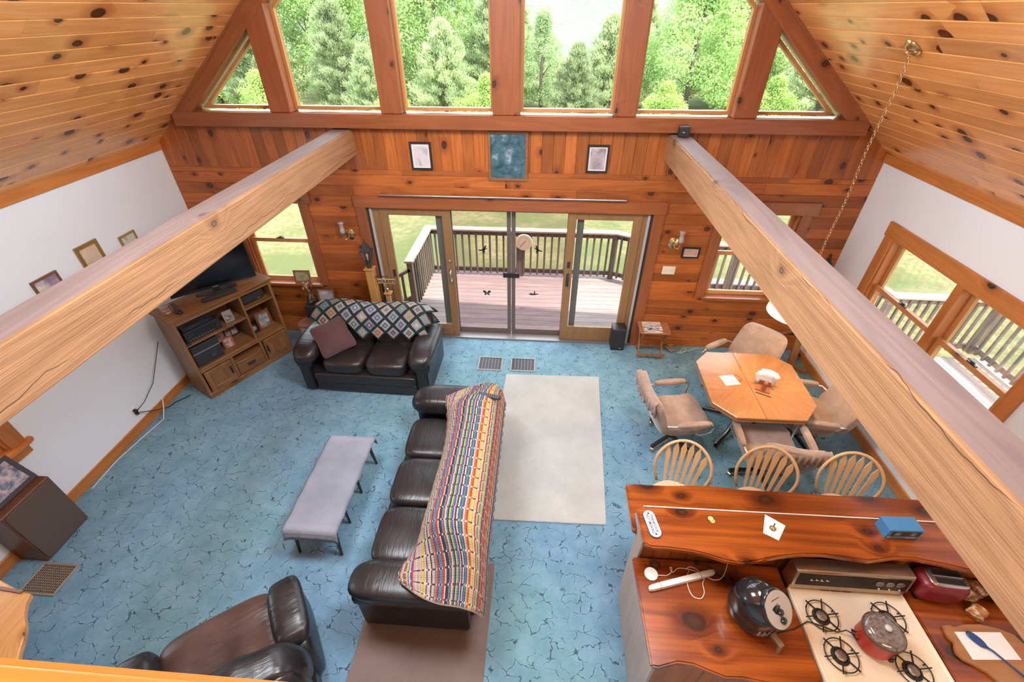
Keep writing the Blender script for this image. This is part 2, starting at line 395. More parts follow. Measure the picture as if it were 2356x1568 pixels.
# ---------------------------------------------------------------- ceiling / roof
b = MB(); E = 4.95; th = .22
for sg in (-1, 1):
    poly = [(0, RZ + .02), (sg * E, zc(E) + .02), (sg * E, zc(E) + th), (0, RZ + th + .05)]
    b.prism(poly, -6.6, .45, 'y')
M_pineY = wood('pine_ceiling_lengthwise', (.88, .43, .150), (.70, .275, .078), rough=.3, coat=.35, ks=3.7, kdens=.64, kr=.125, var=.1, axis='Y')
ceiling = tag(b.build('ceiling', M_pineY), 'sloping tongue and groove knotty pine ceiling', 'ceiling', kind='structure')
CW = .138
for sg in (-1, 1):
    s = 0.0; i = 0
    while s < 3.1:
        # s measured up the slope from the wall
        xa = XW - (s + CW / 2) * math.cos(SL); za = zc(XW) + (s + CW / 2) * math.sin(SL)
        y = 0.0
        while y > -3.6:
            L = rnd.uniform(1.0, 2.9)
            if i % 3 == 1 and y == 0: L = rnd.uniform(.5, 1.4)
            y2 = max(y - L, -3.75)
            me = plank_mesh(y - y2 - .0015, CW, .018, M_pine)
            o = link('plank', me, ceiling, (sg * xa, (y + y2) / 2, za))
            # local x -> world y ; local z (face) -> inward normal ; local y -> up the slope
            nx, nz = -sg * math.sin(SL), -math.cos(SL)
            lz = Vector((nx, 0, nz)); lx = Vector((0, 1, 0)); ly = lz.cross(lx)
            o.rotation_euler = Matrix((lx, ly, lz)).transposed().to_euler()
            o.location = Vector(o.location) + lz * .002
            y = y2
        s += CW; i += 1
for k, sg in enumerate((-1, 1)):  # skylight frames and panes added out of view to go with the roof fill lights
    r = thing('window_%d' % (11 + k), 'added unseen roof skylight around the fill light, %s slope above the frame' % ('left' if sg < 0 else 'right'), 'skylight', (sg * 1.15, -3.3, zc(1.15) - .01), kind='structure'); r.rotation_euler = (0, sg * SL, 0)
    for x0, x1, y0, y1 in ((-.62, -.56, -1.1, 1.1), (.56, .62, -1.1, 1.1), (-.56, .56, -1.1, -1.03), (-.56, .56, 1.03, 1.1)): box('frame_bar', x0, x1, y0, y1, -.03, .02, M_sash, r)
    box('pane', -.56, .56, -1.03, 1.03, .0, .006, M_glass, r)
# ---------------------------------------------------------------- timber frame of the gable glazing
def bev(o): return o
tag(box('trim_3', -3.86, 3.86, -.10, .12, 2.965, 3.115, M_trim, bevel=.006), 'long reddish timber band running under the gable windows', 'trim', kind='structure')
posts = [(-2.684, -2.44, 'leftmost timber post between the gable windows'), (-1.404, -1.168, 'timber post between the second and third gable windows'), (-.150, .150, 'wide timber post in the middle of the gable windows'), (1.18, 1.412, 'timber post between the fourth and fifth gable windows'), (2.44, 2.684, 'rightmost timber post between the gable windows')]
for i, (x0, x1, lab) in enumerate(posts):
    b = MB(); xm = (x0 + x1) / 2
    b.prism([(x0 - xm, 3.115), (x1 - xm, 3.115), (x1 - xm, zc(x1) - .15), (x0 - xm, zc(x0) - .15)] if x0 * x1 > 0 else [(x0, 3.115), (x1, 3.115), (x1, zc(x1)), (0, zc(0) - .1), (x0, zc(x0))], -.075, .12, 'y')
    tag(b.build('trim_%d' % (4 + i), M_trimZ, None, (xm if x0 * x1 > 0 else 0, 0, 0), bevel=.008), lab, 'post', kind='structure')
for k, sg in enumerate((-1, 1)):
    # rake timber: built along local x, then tilted
    xe = 3.83; L = xe / math.cos(SL) + .05; b = MB()
    b.box(-L, 0, -.085, .12, -.145, 0)
    b.box(-L, 0, -.10, -.06, -.025, .0)
    o = b.build('trim_%d' % (9 + k), M_trim, None, (sg * xe, 0, zc(xe)), bevel=.005)
    o.rotation_euler = (0, SL, 0) if sg > 0 else (0, PI - SL, 0)
    if sg < 0:
        for v in o.data.vertices: v.co.z *= -1; v.co.x *= 1
        o.data.flip_normals()
    tag(o, 'sloping timber rafter trim along the %s edge of the gable windows' % ('right' if sg > 0 else 'left'), 'trim', kind='structure')
# glazing: panes between the posts, each with its own frame
wins = [(-3.55, -2.684), (-2.44, -1.404), (-1.168, -.15), (.15, 1.18), (1.412, 2.44), (2.684, 3.55)]
wl = ['small triangular gable window at the far left', 'gable window left of the second post, pines behind', 'gable window just left of the middle post', 'gable window just right of the middle post, hill behind', 'gable window with the leafy maple behind it', 'small triangular gable window at the far right']
GZ = 3.135; FW = .032
for i, (x0, x1) in enumerate(wins):
    rl = lambda x: zc(x) - .15 / math.cos(SL) - .02
    if i == 0: poly = [(-(RZ - .215 - GZ) / PITCH, GZ), (x1, GZ), (x1, rl(x1))]
    elif i == 5: poly = [(x0, GZ), ((RZ - .215 - GZ) / PITCH, GZ), (x0, rl(x0))]
    else: poly = [(x0, GZ), (x1, GZ), (x1, rl(x1)), (x0, rl(x0))]
    r = thing('window_%d' % (i + 1), wl[i], 'window', ((x0 + x1) / 2, .1, GZ), kind='structure'); cx = (x0 + x1) / 2
    P = [Vector((px - cx, 0, pz - GZ)) for px, pz in poly]; cen = sum(P, Vector()) / len(P)
    n = len(P); ins = []
    for k in range(n):
        p0, p1, p2 = P[k - 1], P[k], P[(k + 1) % n]
        d1 = (p1 - p0).normalized(); d2 = (p2 - p1).normalized()
        n1 = Vector((-d1.z, 0, d1.x)); n2 = Vector((-d2.z, 0, d2.x))
        # offset inward
        bis = (n1 + n2); bis = bis / max(1e-6, (1 + n1.dot(n2))); ins.append(p1 + bis * FW)
    for k in range(n):
        q = [P[k], P[(k + 1) % n], ins[(k + 1) % n], ins[k]]
        MB().prism([(v.x, v.z) for v in q], -.045, .02, 'y').build('frame_bar', M_sash, r)
    MB().prism([(v.x, v.z) for v in ins], .0, .006, 'y').build('pane', M_glass, r)
tag(box('floor_loft', -4.24, 4.24, -6.6, -5.33, 2.60, 2.78, M_pineY), 'pine loft floor under the viewer', 'floor', kind='structure')
# ---------------------------------------------------------------- tie beams
def beam(name, x0, x1, lab):
    b = MB(); xm = (x0 + x1) / 2; n = 24; w = (x1 - x0) / 2; y0, y1 = -6.4, .02
    b.box(-w, w, y0 + 3, y1 + 3, -.147, .147)
    b.m[5] = 1   # upper face: the sky's grey-mauve cast painted into the wood colour
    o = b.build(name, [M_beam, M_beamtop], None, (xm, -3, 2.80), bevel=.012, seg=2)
    return tag(o, lab, 'beam', kind='structure')
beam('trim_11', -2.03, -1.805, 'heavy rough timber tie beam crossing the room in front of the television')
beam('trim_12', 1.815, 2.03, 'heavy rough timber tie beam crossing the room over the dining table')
# ---------------------------------------------------------------- casings, windows, sliding door
def casing(r, pieces, mz=None):
    for (x0, x1, y0, y1, z0, z1, nm) in pieces:
        o = box(nm, x0, x1, y0, y1, z0, z1, (mz or M_trimZ) if (z1 - z0) > max(x1 - x0, y1 - y0) else M_trim if (x1 - x0) > (y1 - y0) else M_trimY, None, bevel=.003)
        o.parent = r; o.location = Vector(o.location) - Vector(r.location)
def sash(r, x0, x1, z0, z1, y, fw=.045, m=None, mg=None, t=.03, ax='x'):
    """one sash: four members and a pane; in plane x (y fixed) or plane y (x fixed)"""
    m = m or M_sash; s = thing('sash', None, None); s.parent = r
    s.location = (x0 - r.location.x, y - r.location.y, z0 - r.location.z) if ax == 'x' else (y - r.location.x, x0 - r.location.y, z0 - r.location.z)
    w = x1 - x0; h = z1 - z0
    def bx(nm, a0, a1, c0, c1, tt, mat):
        if ax == 'x': box(nm, a0, a1, -tt, tt, c0, c1, mat, s)
        else: box(nm, -tt, tt, a0, a1, c0, c1, mat, s)
    bx('stile', 0, fw, 0, h, t / 2, m); bx('stile', w - fw, w, 0, h, t / 2, m)
    bx('rail', fw, w - fw, 0, fw, t / 2, m); bx('rail', fw, w - fw, h - fw, h, t / 2, m)
    bx('pane', fw, w - fw, fw, h - fw, .003, mg or M_glasslow)
    return s
for k, sg in enumerate((-1, 1)):
    cx = sg * (WX0 + WX1) / 2; r = thing('window_%d' % (7 + k), ['double-hung window behind the television cabinet, left of the sliding door', 'double-hung window right of the sliding door, by the dining table'][k], 'window', (cx, 0, WZ0), kind='structure')
    a, c = cx - .455, cx + .455
    casing(r, [(a - .11, a + .012, -.025, .02, WZ0 - .02, 2.05, 'casing'), (c - .012, c + .11, -.025, .02, WZ0 - .02, 2.05, 'casing'),
               (a - .16, c + .16, -.03, .02, 2.05, 2.205, 'head_casing'), (a - .02, c + .02, -.06, .12, WZ0 - .03, WZ0 + .012, 'sill'),
               (a, a + .03, .0, .14, WZ0, WZ1, 'jamb'), (c - .03, c, .0, .14, WZ0, WZ1, 'jamb')])
    sash(r, a + .03, c - .03, WZ0 + .02, 1.525, .075, .05)
    sash(r, a + .03, c - .03, 1.455, WZ1 - .005, .112, .045)
    lk = MB().box(-.05, .05, -.012, .012, 0, .012).lathe([(.02, .012), (.02, .024), (.008, .03)], 10).bar((0, 0, .024), (.05, -.01, .03), .012, .008)
    lk.build('sash_lock', M_dark, r, (0, .07, 1.525 - WZ0))
# double window in the right wall
r = thing('window_9', 'wide double window with two sashes in the white wall, deck railing outside', 'window', (XW, -1.64, WZ0), kind='structure')
ya, yb = HR[0], HR[1]
casing(r, [(XW - .025, XW + .02, yb - .012, yb + .11, WZ0 - .02, 2.06, 'casing'), (XW - .025, XW + .02, ya - .11, ya + .012, WZ0 - .02, 2.06, 'casing'),
           (XW - .03, XW + .02, ya - .16, yb + .125, 2.06, 2.215, 'head_casing'), (XW - .06, XW + .14, ya - .02, yb + .02, WZ0 - .03, WZ0 + .012, 'sill'),
           (XW - .02, XW + .15, -1.745, -1.655, WZ0, 2.07, 'mullion'), (XW, XW + .15, yb - .03, yb, WZ0, 2.06, 'jamb'), (XW, XW + .15, ya, ya + .03, WZ0, 2.06, 'jamb')], M_casing)
for y0, y1 in ((-1.655, yb - .03), (ya + .03, -1.745)):
    sash(r, y0, y1, WZ0 + .02, 1.53, XW + .06, .05, ax='y') if y0 < y1 else None
    sash(r, y0, y1, 1.46, 2.055, XW + .105, .05, ax='y')
    lk = MB().box(-.012, .012, -.05, .05, 0, .012).lathe([(.02, .012), (.02, .024), (.008, .03)], 10).bar((0, 0, .024), (-.01, .05, .03), .012, .008)
    lk.build('sash_lock', M_dark, r, (.055, (y0 + y1) / 2 + 1.64, 1.53 - WZ0))
# window in the left wall (only its corner shows)
r = thing('window_10', 'pine window casing and sill low in the white wall above the floor speaker', 'window', (-XW, -3.6, WZ0), kind='structure')
ya, yb = HLw[0], HLw[1]
casing(r, [(-XW - .02, -XW + .025, yb - .012, yb + .11, WZ0 + .012, 2.06, 'casing'), (-XW - .02, -XW + .03, ya, yb + .13, 2.06, 2.215, 'head_casing'),
           (-XW - .02, -XW + .022, ya, yb + .10, WZ0 - .12, WZ0 - .025, 'apron'), (-XW - .12, -XW, yb - .03, yb, WZ0, 2.06, 'jamb')], M_casing)
b = MB(); b.prism([(-.14, ya), (.075, ya), (.075, yb + .10), (.065, yb + .14), (.035, yb + .155), (-.005, yb + .155), (-.005, yb + .02), (-.14, yb + .02)], -.02, .02)
o = b.build('sill', M_trimY, r, (0, 3.6, 0), bevel=.01, seg=2)
sash(r, ya + .02, yb - .03, WZ0 + .02, 1.53, -XW - .06, .05, ax='y')

# sliding patio door
r = thing('door_1', 'wide sliding patio door with oak panels slid open over insect screens', 'door', (0, 0, 0), kind='structure')
casing(r, [(-1.955, -1.82, -.03, .02, 0, 2.02, 'casing'), (1.82, 1.955, -.03, .02, 0, 2.02, 'casing'), (-1.965, 1.965, -.035, .02, 2.02, 2.17, 'head_casing')])
box('threshold', -DO, DO, -.03, .16, 0, .028, plain('grey_aluminium', (.35, .33, .32), .4, .7), r)
for sg in (-1, 1):
    x0, x1 = sorted((sg * 1.83, sg * 1.79)); box('jamb', x0, x1, .0, .16, .02, 2.02, M_dark, r)
    x0, x1 = sorted((sg * 1.79, sg * 1.76)); box('jamb_strip', x0, x1, .0, .16, .02, 2.02, plain('grey_strip', (.42, .40, .38), .5), r)
    x0, x1 = sorted((sg * 1.76, sg * 1.665)); box('jamb_board', x0, x1, .03, .16, .02, 2.02, M_door, r)
box('head_jamb', -DO, DO, 0, .16, 2.0, 2.03, M_door, r)
def panel(nm, x0, x1, y, mst, fw, fb, ft, z0=.03, z1=2.0, mg=None):
    s = thing(nm, None, None); s.parent = r; s.location = (x0, y, z0); w = x1 - x0; h = z1 - z0; t = .022
    box('stile', 0, fw, -t, t, 0, h, mst, s, bevel=.003); box('stile', w - fw, w, -t, t, 0, h, mst, s, bevel=.003)
    box('rail', fw, w - fw, -t, t, 0, fb, mst, s, bevel=.003); box('rail', fw, w - fw, -t, t, h - ft, h, mst, s, bevel=.003)
    box('pane', fw, w - fw, -.004, .004, fb, h - ft, mg or M_glasslow, s)
    return s
def dpull(parent, x, y, z, m, sg):
    b = MB(); pts = [(0, -.005, -.085), (0, -.035, -.08), (0, -.05, -.06), (0, -.05, .06), (0, -.035, .08), (0, -.005, .085)]
    b.tube(pts, .009, 8); b.box(-.018, .018, -.006, 0, -.1, .1); b.build('handle', m, parent, (x, y, z), bevel=0, smooth=50)
pL = panel('sliding_panel', -1.665, -.745, .035, M_door, .105, .20, .085)
pR = panel('sliding_panel', .775, 1.70, .035, M_door, .105, .24, .085)
dpull(pL, .87, -.022, 1.02, M_chrome, 1); dpull(pR, .05, -.022, 1.02, M_dark, -1)
box('latch_knob', .855, .89, -.05, -.02, 1.24, 1.275, M_chrome, pL, bevel=.008)
box('latch_plate', .03, .07, -.03, -.02, 1.2, 1.3, M_dark, pR, bevel=.006); box('latch_plate', .045, .085, -.03, -.02, .98, 1.1, M_dark, pL, bevel=.006)
M_fix = plain('grey_brown_stile', (.16, .15, .14), .45)
panel('fixed_panel', -1.76, -.865, .095, M_fix, .085, .12, .085); panel('fixed_panel', .90, 1.76, .095, M_fix, .085, .12, .085)
a = N('insect_screen'); t1 = a.n('BsdfTransparent', {0: (.87, .83, .83)}); 
df = a.n('BsdfDiffuse', {0: (.10, .09, .10)}); ms = a.n('MixShader', {0: .10, 1: t1, 2: df}); a.t.links.new(ms.outputs[0], a.out.inputs[0]); M_screen = a.m
def screen(x0, x1, y):
    s = thing('screen_door', None, None); s.parent = r; s.location = (x0, y, .03); w = x1 - x0; h = 1.96
    for a0, a1, c0, c1, nm in ((0, .055, 0, h, 'stile'), (w - .055, w, 0, h, 'stile'), (.055, w - .055, 0, .085, 'rail'), (.055, w - .055, h - .04, h, 'rail')):
        box(nm, a0, a1, -.012, .012, c0, c1, M_alu, s, bevel=.002)
    box('mesh', .055, w - .055, -.001, .001, .085, h - .04, M_screen, s)
    return s
screen(-.80, .037, .135); screen(.043, .83, .135)
box('screen_latch', -.075, .155, .105, .125, 1.0, 1.075, M_black, r, bevel=.004)
# bird and butterfly decals on the screens
def decal(name, lab, x, z, polys, sc, rot=0):
    b = MB()
    for P in polys: b.prism([((px * math.cos(rot) - pz * math.sin(rot)) * sc, (px * math.sin(rot) + pz * math.cos(rot)) * sc) for px, pz in P], -.0012, .0012, 'y')
    tag(b.build(name, M_dark2, None, (x, .118, z)), lab, 'decal', 'black decals on the door screens')
M_dark2 = plain('decal_black', (.012, .014, .012), .6)
wing = [(-.1, -.15), (.15, -.1), (.55, .35), (.75, .75), (.35, .6), (-.05, .25)]
body = [(-.9, -.12), (-.5, -.2), (.2, -.14), (.6, .02), (.85, .02), (.6, .16), (.2, .12), (-.5, .06), (-.95, .1)]
wing2 = [(-.2, .1), (.12, .08), (.2, -.5), (-.1, -.85), (-.3, -.45)]
decal('bird_decal', 'black bird decal with spread wings, upper left on the screen', -.34, 1.42, [body, wing, wing2], .075, .2)
decal('bird_decal', 'black bird decal with spread wings beside the dial thermometer', .40, 1.44, [[(-a_, b_) for a_, b_ in P] for P in (body, wing, wing2)], .072, -.35)
decal('bird_decal', 'black bird decal with raised wings, lower right on the screen', .375, .74, [body, [(-.1, .1), (.15, .1), (.1, .75), (-.1, .45)], [(-.5, 0), (-.9, .35), (-.25, .12)]], .08, 0)
bw = [(.05, 0), (.25, .55), (.75, .7), (.8, .35), (.45, .05)]; bw2 = [(.05, 0), (.5, -.05), (.55, -.4), (.25, -.45)]
decal('butterfly_decal', 'black butterfly decal, lower left on the screen', -.315, .73, [bw, bw2, [(-p, q) for p, q in bw], [(-p, q) for p, q in bw2], [(-.05, -.4), (.05, -.4), (.05, .4), (-.05, .4)]], .07)
# curtain rod above the door
b = MB(); b.tube([(-1.60, 0, 0), (1.45, 0, 0)], .013, 10); b.tube([(-1.60, 0, 0), (-1.60, .06, 0)], .011, 8); b.tube([(1.45, 0, 0), (1.45, .06, 0)], .011, 8)
tag(b.build('curtain_rod', plain('steel_rod', (.42, .40, .38), .3, .9), None, (0, -.062, 2.198), smooth=40), 'bare steel curtain rod above the sliding door', 'curtain rod')
# ---------------------------------------------------------------- outside: lawn, deck, railing, trees, hill
def lawn_mat():
    a = N('dry_lawn'); v = a.co(); n1 = a.noise(v, .35, 4, .6); n2 = a.noise(v, 5.5, 4, .75); n3 = a.noise(v, 45, 3, .7)
    c = a.mix(a.rng(n1, .43, .57), (.090, .100, .022), (.205, .165, .070))
    c = a.mix(a.rng(n2, .42, .60, 0, .75), c, (.085, .090, .022))
    c = a.mix(a.rng(n3, .35, .68, .0, .9), a.mix(1.0, c, (.55, .6, .5), 'MULTIPLY'), c)
    return a.bsdf(c, .95, Normal=a.bump(n3, .6, .03))
b = MB(); n = 40; P = []
for i in range(n + 1):
    P.append([(-75 + 150 * i / n, -12 + 85 * (j / n) ** 1.3, -.9 - .05 * max(0, 85 * (j / n) ** 1.3 - 15) * .25) for j in range(n + 1)])
tag(b.grid(P, flip=True).build('lawn', lawn_mat(), smooth=True), 'sunlit dry green lawn around the house', 'lawn', kind='structure')
M_deck = wood('weathered_deck', (.25, .185, .175), (.165, .115, .112), rough=.8, ks=2, kdens=.15, kr=.05, var=.16, grain=1.2, knot=(.08, .06, .05))
M_deckY = wood('weathered_deck_lengthwise', (.27, .215, .19), (.18, .14, .125), rough=.8, ks=2, kdens=.15, kr=.05, var=.14, axis='Y', grain=1.2, knot=(.08, .06, .05))
M_rail = wood('weathered_rail', (.19, .145, .115), (.11, .08, .062), rough=.8, ks=2, kdens=.2, kr=.05, var=.14, axis='Z', grain=1.2, knot=(.06, .05, .04))
M_cap = wood('weathered_rail_cap', (.40, .32, .25), (.30, .23, .17), rough=.8, ks=2, kdens=.2, kr=.05, var=.08, grain=1.0, knot=(.1, .08, .06))
ZD = -.12
deck = tag(MB().box(-1.75, 5.3, .16, 2.36, ZD - .2, ZD - .03).box(4.41, 7.05, -3.8, .2, ZD - .2, ZD - .03).build('deck_floor', M_rail), 'weathered grey wooden deck outside the sliding door', 'deck', kind='structure')
y = .165
while y < 2.34:
    box('deck_board', -1.76, 5.3, y, y + .134, ZD - .03, ZD, M_deck, deck); y += .14
x = 4.43
while x < 7.0:
    box('deck_board', x, x + .134, -3.8, .155, ZD - .03, ZD, M_deckY, deck); x += .14
ZT = .82
def railing(name, pts, lab, posts=True, first=True):
    r = thing(name, lab, 'railing', (pts[0][0], pts[0][1], ZD)); O = Vector((pts[0][0], pts[0][1], ZD)); H = ZT - ZD
    for k in range(len(pts) - 1):
        p = Vector((*pts[k], ZD)) - O; q = Vector((*pts[k + 1], ZD)) - O; d = (q - p); L = d.length; d = d / L; an = math.atan2(d.y, d.x)
        def piece(nm, l0, l1, w, z0, z1, m, off=0):
            box_ = MB().box(-(l1 - l0) / 2, (l1 - l0) / 2, -w / 2, w / 2, -(z1 - z0) / 2, (z1 - z0) / 2)
            sd = Vector((-d.y, d.x, 0)) * off
            return box_.build(nm, m, r, p + d * (l0 + l1) / 2 + sd + Vector((0, 0, (z0 + z1) / 2)), (0, 0, an), bevel=.004)
        piece('rail_cap', -.06, L + .06, .15, H - .035 + .0015 * (k % 2), H + .0015 * (k % 2), M_cap)
        piece('top_rail', 0, L, .04, H - .125, H - .035, M_rail)
        piece('bottom_rail', 0, L, .04, .07, .155, M_rail)
        n = max(2, round(L / .128))
        for i in range(1, n):
            t = L * i / n; piece('baluster', t - .018, t + .018, .036, .05, H - .05, M_rail, -.035)
        np_ = max(1, round(L / 1.75)); pz = H - .04
        for i in range(np_ + (1 if k == len(pts) - 2 else 0)):
            t = L * i / np_; o = piece('post', t - .045, t + .045, .09, 0, H - .035, M_rail)
    return r
railing('deck_railing', [(-1.66, .92), (-1.66, 2.27), (1.80, 2.27), (2.5, 1.92), (5.2, 1.86), (5.45, .32), (6.98, .30), (6.98, -3.6)], 'weathered wooden deck railing with square balusters and flat cap')
# stair handrail going down to the lawn on the left
r = thing('stair_railing', 'short weathered stair railing leading down from the deck', 'railing', (-1.66, .92, ZD))
MB().bar((0, 0, .78), (-1.3, 0, .02), .09, .05).build('handrail', M_rail, r); MB().bar((0, 0, .25), (-1.3, 0, -.5), .04, .09).build('bottom_rail', M_rail, r)
for i in range(1, 8): box('baluster', -.16 * i - .018, -.16 * i + .018, -.018, .018, .22 - .58 * .16 * i, .78 - .58 * .16 * i, M_rail, r)
box('post', -1.34, -1.25, -.045, .045, -.78, .05, M_rail, r)
# dial thermometer on the rail post
def dial():
    a = N('thermometer_face'); v = a.n('SeparateXYZ', {0: a.co()}); x_, z_ = v.outputs[0], v.outputs[2]
    rr = a.mth('SQRT', a.mth('ADD', a.mth('MULTIPLY', x_, x_), a.mth('MULTIPLY', z_, z_))); an = a.mth('ARCTAN2', z_, x_)
    tick = a.mth('LESS_THAN', a.mth('FRACT', a.mth('MULTIPLY', an, 24 / (2 * PI))), .22)
    band = a.mth('MULTIPLY', a.mth('GREATER_THAN', rr, .085), a.mth('LESS_THAN', rr, .115))
    low = a.mth('GREATER_THAN', a.mth('ADD', z_, .06), 0)
    c = a.mix(a.mth('MULTIPLY', a.mth('MULTIPLY', tick, band), low), (.62, .52, .40), (.30, .22, .16))
    return a.bsdf(c, .5)
r = thing('dial_thermometer', 'round cream dial thermometer on the deck railing post', 'thermometer', (.13, 2.20, .60))
b = MB(); b.T = Matrix.Rotation(PI / 2, 4, 'X'); b.lathe([(.155, -.03), (.16, 0), (.15, .012), (.14, .012)], 32); b.build('rim', plain('cream_rim', (.66, .54, .40), .5), r, smooth=40)
b = MB(); b.T = Matrix.Rotation(PI / 2, 4, 'X'); b.lathe([(.141, .008), (.141, .0125)], 32); b.build('dial', dial(), r)
MB().bar((.0, -.016, .0), (-.075, -.016, -.085), .008, .003, up=(0, 1, 0)).bar((0, -.016, 0), (.035, -.016, .04), .008, .003, up=(0, 1, 0)).build('pointer', plain('red_pointer', (.5, .08, .06), .5), r)
# support post behind it stands in the railing already

# trees
def leaf_mat(name, c1, c2, c3, sc=1.3):
    a = N(name); v = a.co(); n1 = a.noise(v, sc, 3, .6); n2 = a.noise(v, 14, 2)
    c = a.mix(a.rng(n1, .35, .65), c1, c2); c = a.mix(a.rng(n2, .5, .75), c, c3)
    rv = a.mth('ADD', a.mth('MULTIPLY', a.n('ObjectInfo').outputs['Random'], .4), .8)
    c = a.mix(1.0, c, a.n('CombineColor', {0: rv, 1: rv, 2: rv}), 'MULTIPLY')
    d = a.n('BsdfDiffuse', {0: c}); t = a.n('BsdfTranslucent', {0: c}); ms = a.n('MixShader', {0: .4, 1: d, 2: t})
    a.t.links.new(ms.outputs[0], a.out.inputs[0]); return a.m
L_pine = leaf_mat('pine_needles', (.25, .33, .16), (.42, .49, .26), (.62, .65, .36))
L_maple = leaf_mat('maple_leaves', (.18, .30, .10), (.35, .49, .17), (.58, .66, .27))
L_birch = leaf_mat('birch_leaves', (.28, .40, .17), (.44, .58, .27), (.60, .70, .38))
L_bush = leaf_mat('shrub_leaves', (.24, .40, .10), (.42, .56, .16), (.60, .66, .25))
M_bark = plain('tree_bark', (.16, .125, .095), .9, var=.4, nscale=12)
def leaves(rd, pts, s0, s1, up=0.0, asp=1.0):
    vs = []; fs = []
    for p, out in pts:
        d = Vector((rd.gauss(0, 1), rd.gauss(0, 1), rd.gauss(0, 1))) + out * 1.2 + Vector((0, 0, up)); d.normalize()
        t = d.orthogonal().normalized(); t = Matrix.Rotation(rd.uniform(0, 2 * PI), 3, d) @ t; u = d.cross(t)
        s = rd.uniform(s0, s1); k = len(vs)
        vs += [p + t * s * asp, p + u * s * .5, p - t * s * asp, p - u * s * .5]; fs.append((k, k + 1, k + 2, k + 3))
    return vs, fs
def deciduous(seed, H, R, nl, mat, s0=.05, s1=.105):
    rd = random.Random(seed); pts = []; blobs = []
    for i in range(46):
        z = H * (.06 + .90 * (i + .5) / 46); w = R * (math.sin(min(1, (z / H) * 1.12 + .16) * PI) ** .6 if z / H < .98 else .3)
        a = i * 2.4 + rd.uniform(-.4, .4); q = rd.uniform(.45, .95) * w
        blobs.append((Vector((q * math.cos(a), q * math.sin(a), z)), rd.uniform(.22, .38) * R))
    for i in range(nl):
        c, br = rd.choice(blobs); d = Vector((rd.gauss(0, 1), rd.gauss(0, 1), rd.gauss(0, 1))).normalized()
        rr = br * rd.uniform(.55, 1.08); pts.append((c + Vector((d.x * rr, d.y * rr, d.z * rr * .75)), d))
    vs, fs = leaves(rd, pts, s0, s1, .5)
    cm = MB().add(vs, fs).mesh('crown', mat, norm=False)
    t = MB(); t.tube([(0, 0, -.3), (.05, .02, H * .3), (-.04, .05, H * .6), (0, 0, H * .9)], [.17, .13, .08, .03], 8)
    for i in range(10): c = blobs[i * 4][0]; t.tube([(0, 0, c.z * .7), tuple(c * .6 + Vector((0, 0, c.z * .36))), tuple(c)], [.05, .035, .015], 5)
    return cm, t.mesh('trunk', M_bark, smooth=True)
def pine(seed, H, R, nl, mat):
    rd = random.Random(seed); pts = []; br = []; z = .15
    while z < H:
        w = R * (1 - z / H) ** .75 + .12
        for k in range(rd.randint(6, 9)):
            a = rd.uniform(0, 2 * PI); L = w * rd.uniform(.65, 1.1); tip = Vector((L * math.cos(a), L * math.sin(a), z + L * .28 + rd.uniform(0, .2))); br.append((Vector((0, 0, z)), tip))
        z += H / 22
    for i in range(nl // 6):
        p, q = rd.choice(br); t = rd.uniform(.28, 1.05) ** .7; c = p.lerp(q, t) + Vector((rd.gauss(0, .09), rd.gauss(0, .09), rd.gauss(0, .06)))
        o = (q - p).normalized() * .6 + Vector((0, 0, .8))
        for j in range(6): pts.append((c + Vector((rd.gauss(0, .08), rd.gauss(0, .08), rd.gauss(0, .08))), o))
    vs = []; fs = []
    for p, o in pts: # needle blades: thin, pointing outward and up
        d = (o + Vector((rd.gauss(0, .55), rd.gauss(0, .55), rd.gauss(0, .45)))).normalized(); s = d.orthogonal().normalized(); s = Matrix.Rotation(rd.uniform(0, 6.28), 3, d) @ s
        L = rd.uniform(.12, .22); k = len(vs); vs += [p - s * .02, p + s * .02, p + d * L + s * .012, p + d * L - s * .012]; fs.append((k, k + 1, k + 2, k + 3))
    cm = MB().add(vs, fs).mesh('crown', mat, norm=False)
    t = MB(); t.tube([(0, 0, -.3), (0, 0, H * .95)], [.13, .02], 8)
    for p, q in br[::3]: t.tube([p, q], [.025, .008], 4)
    return cm, t.mesh('trunk', M_bark, smooth=True)
kinds = {'m': deciduous(3, 8.5, 3.3, 34000, L_maple), 'n': deciduous(8, 7.6, 2.9, 30000, L_maple), 'p': pine(4, 6.0, 2.3, 34000, L_pine), 'q': pine(9, 4.6, 2.1, 28000, L_pine),
         'b': deciduous(21, 6.2, 2.0, 22000, L_birch, .035, .075), 's': deciduous(31, 2.4, 1.6, 12000, L_bush, .04, .08)}
tn = {'m': 'maple_tree', 'n': 'maple_tree', 'p': 'pine_tree', 'q': 'pine_tree', 'b': 'birch_tree', 's': 'shrub'}
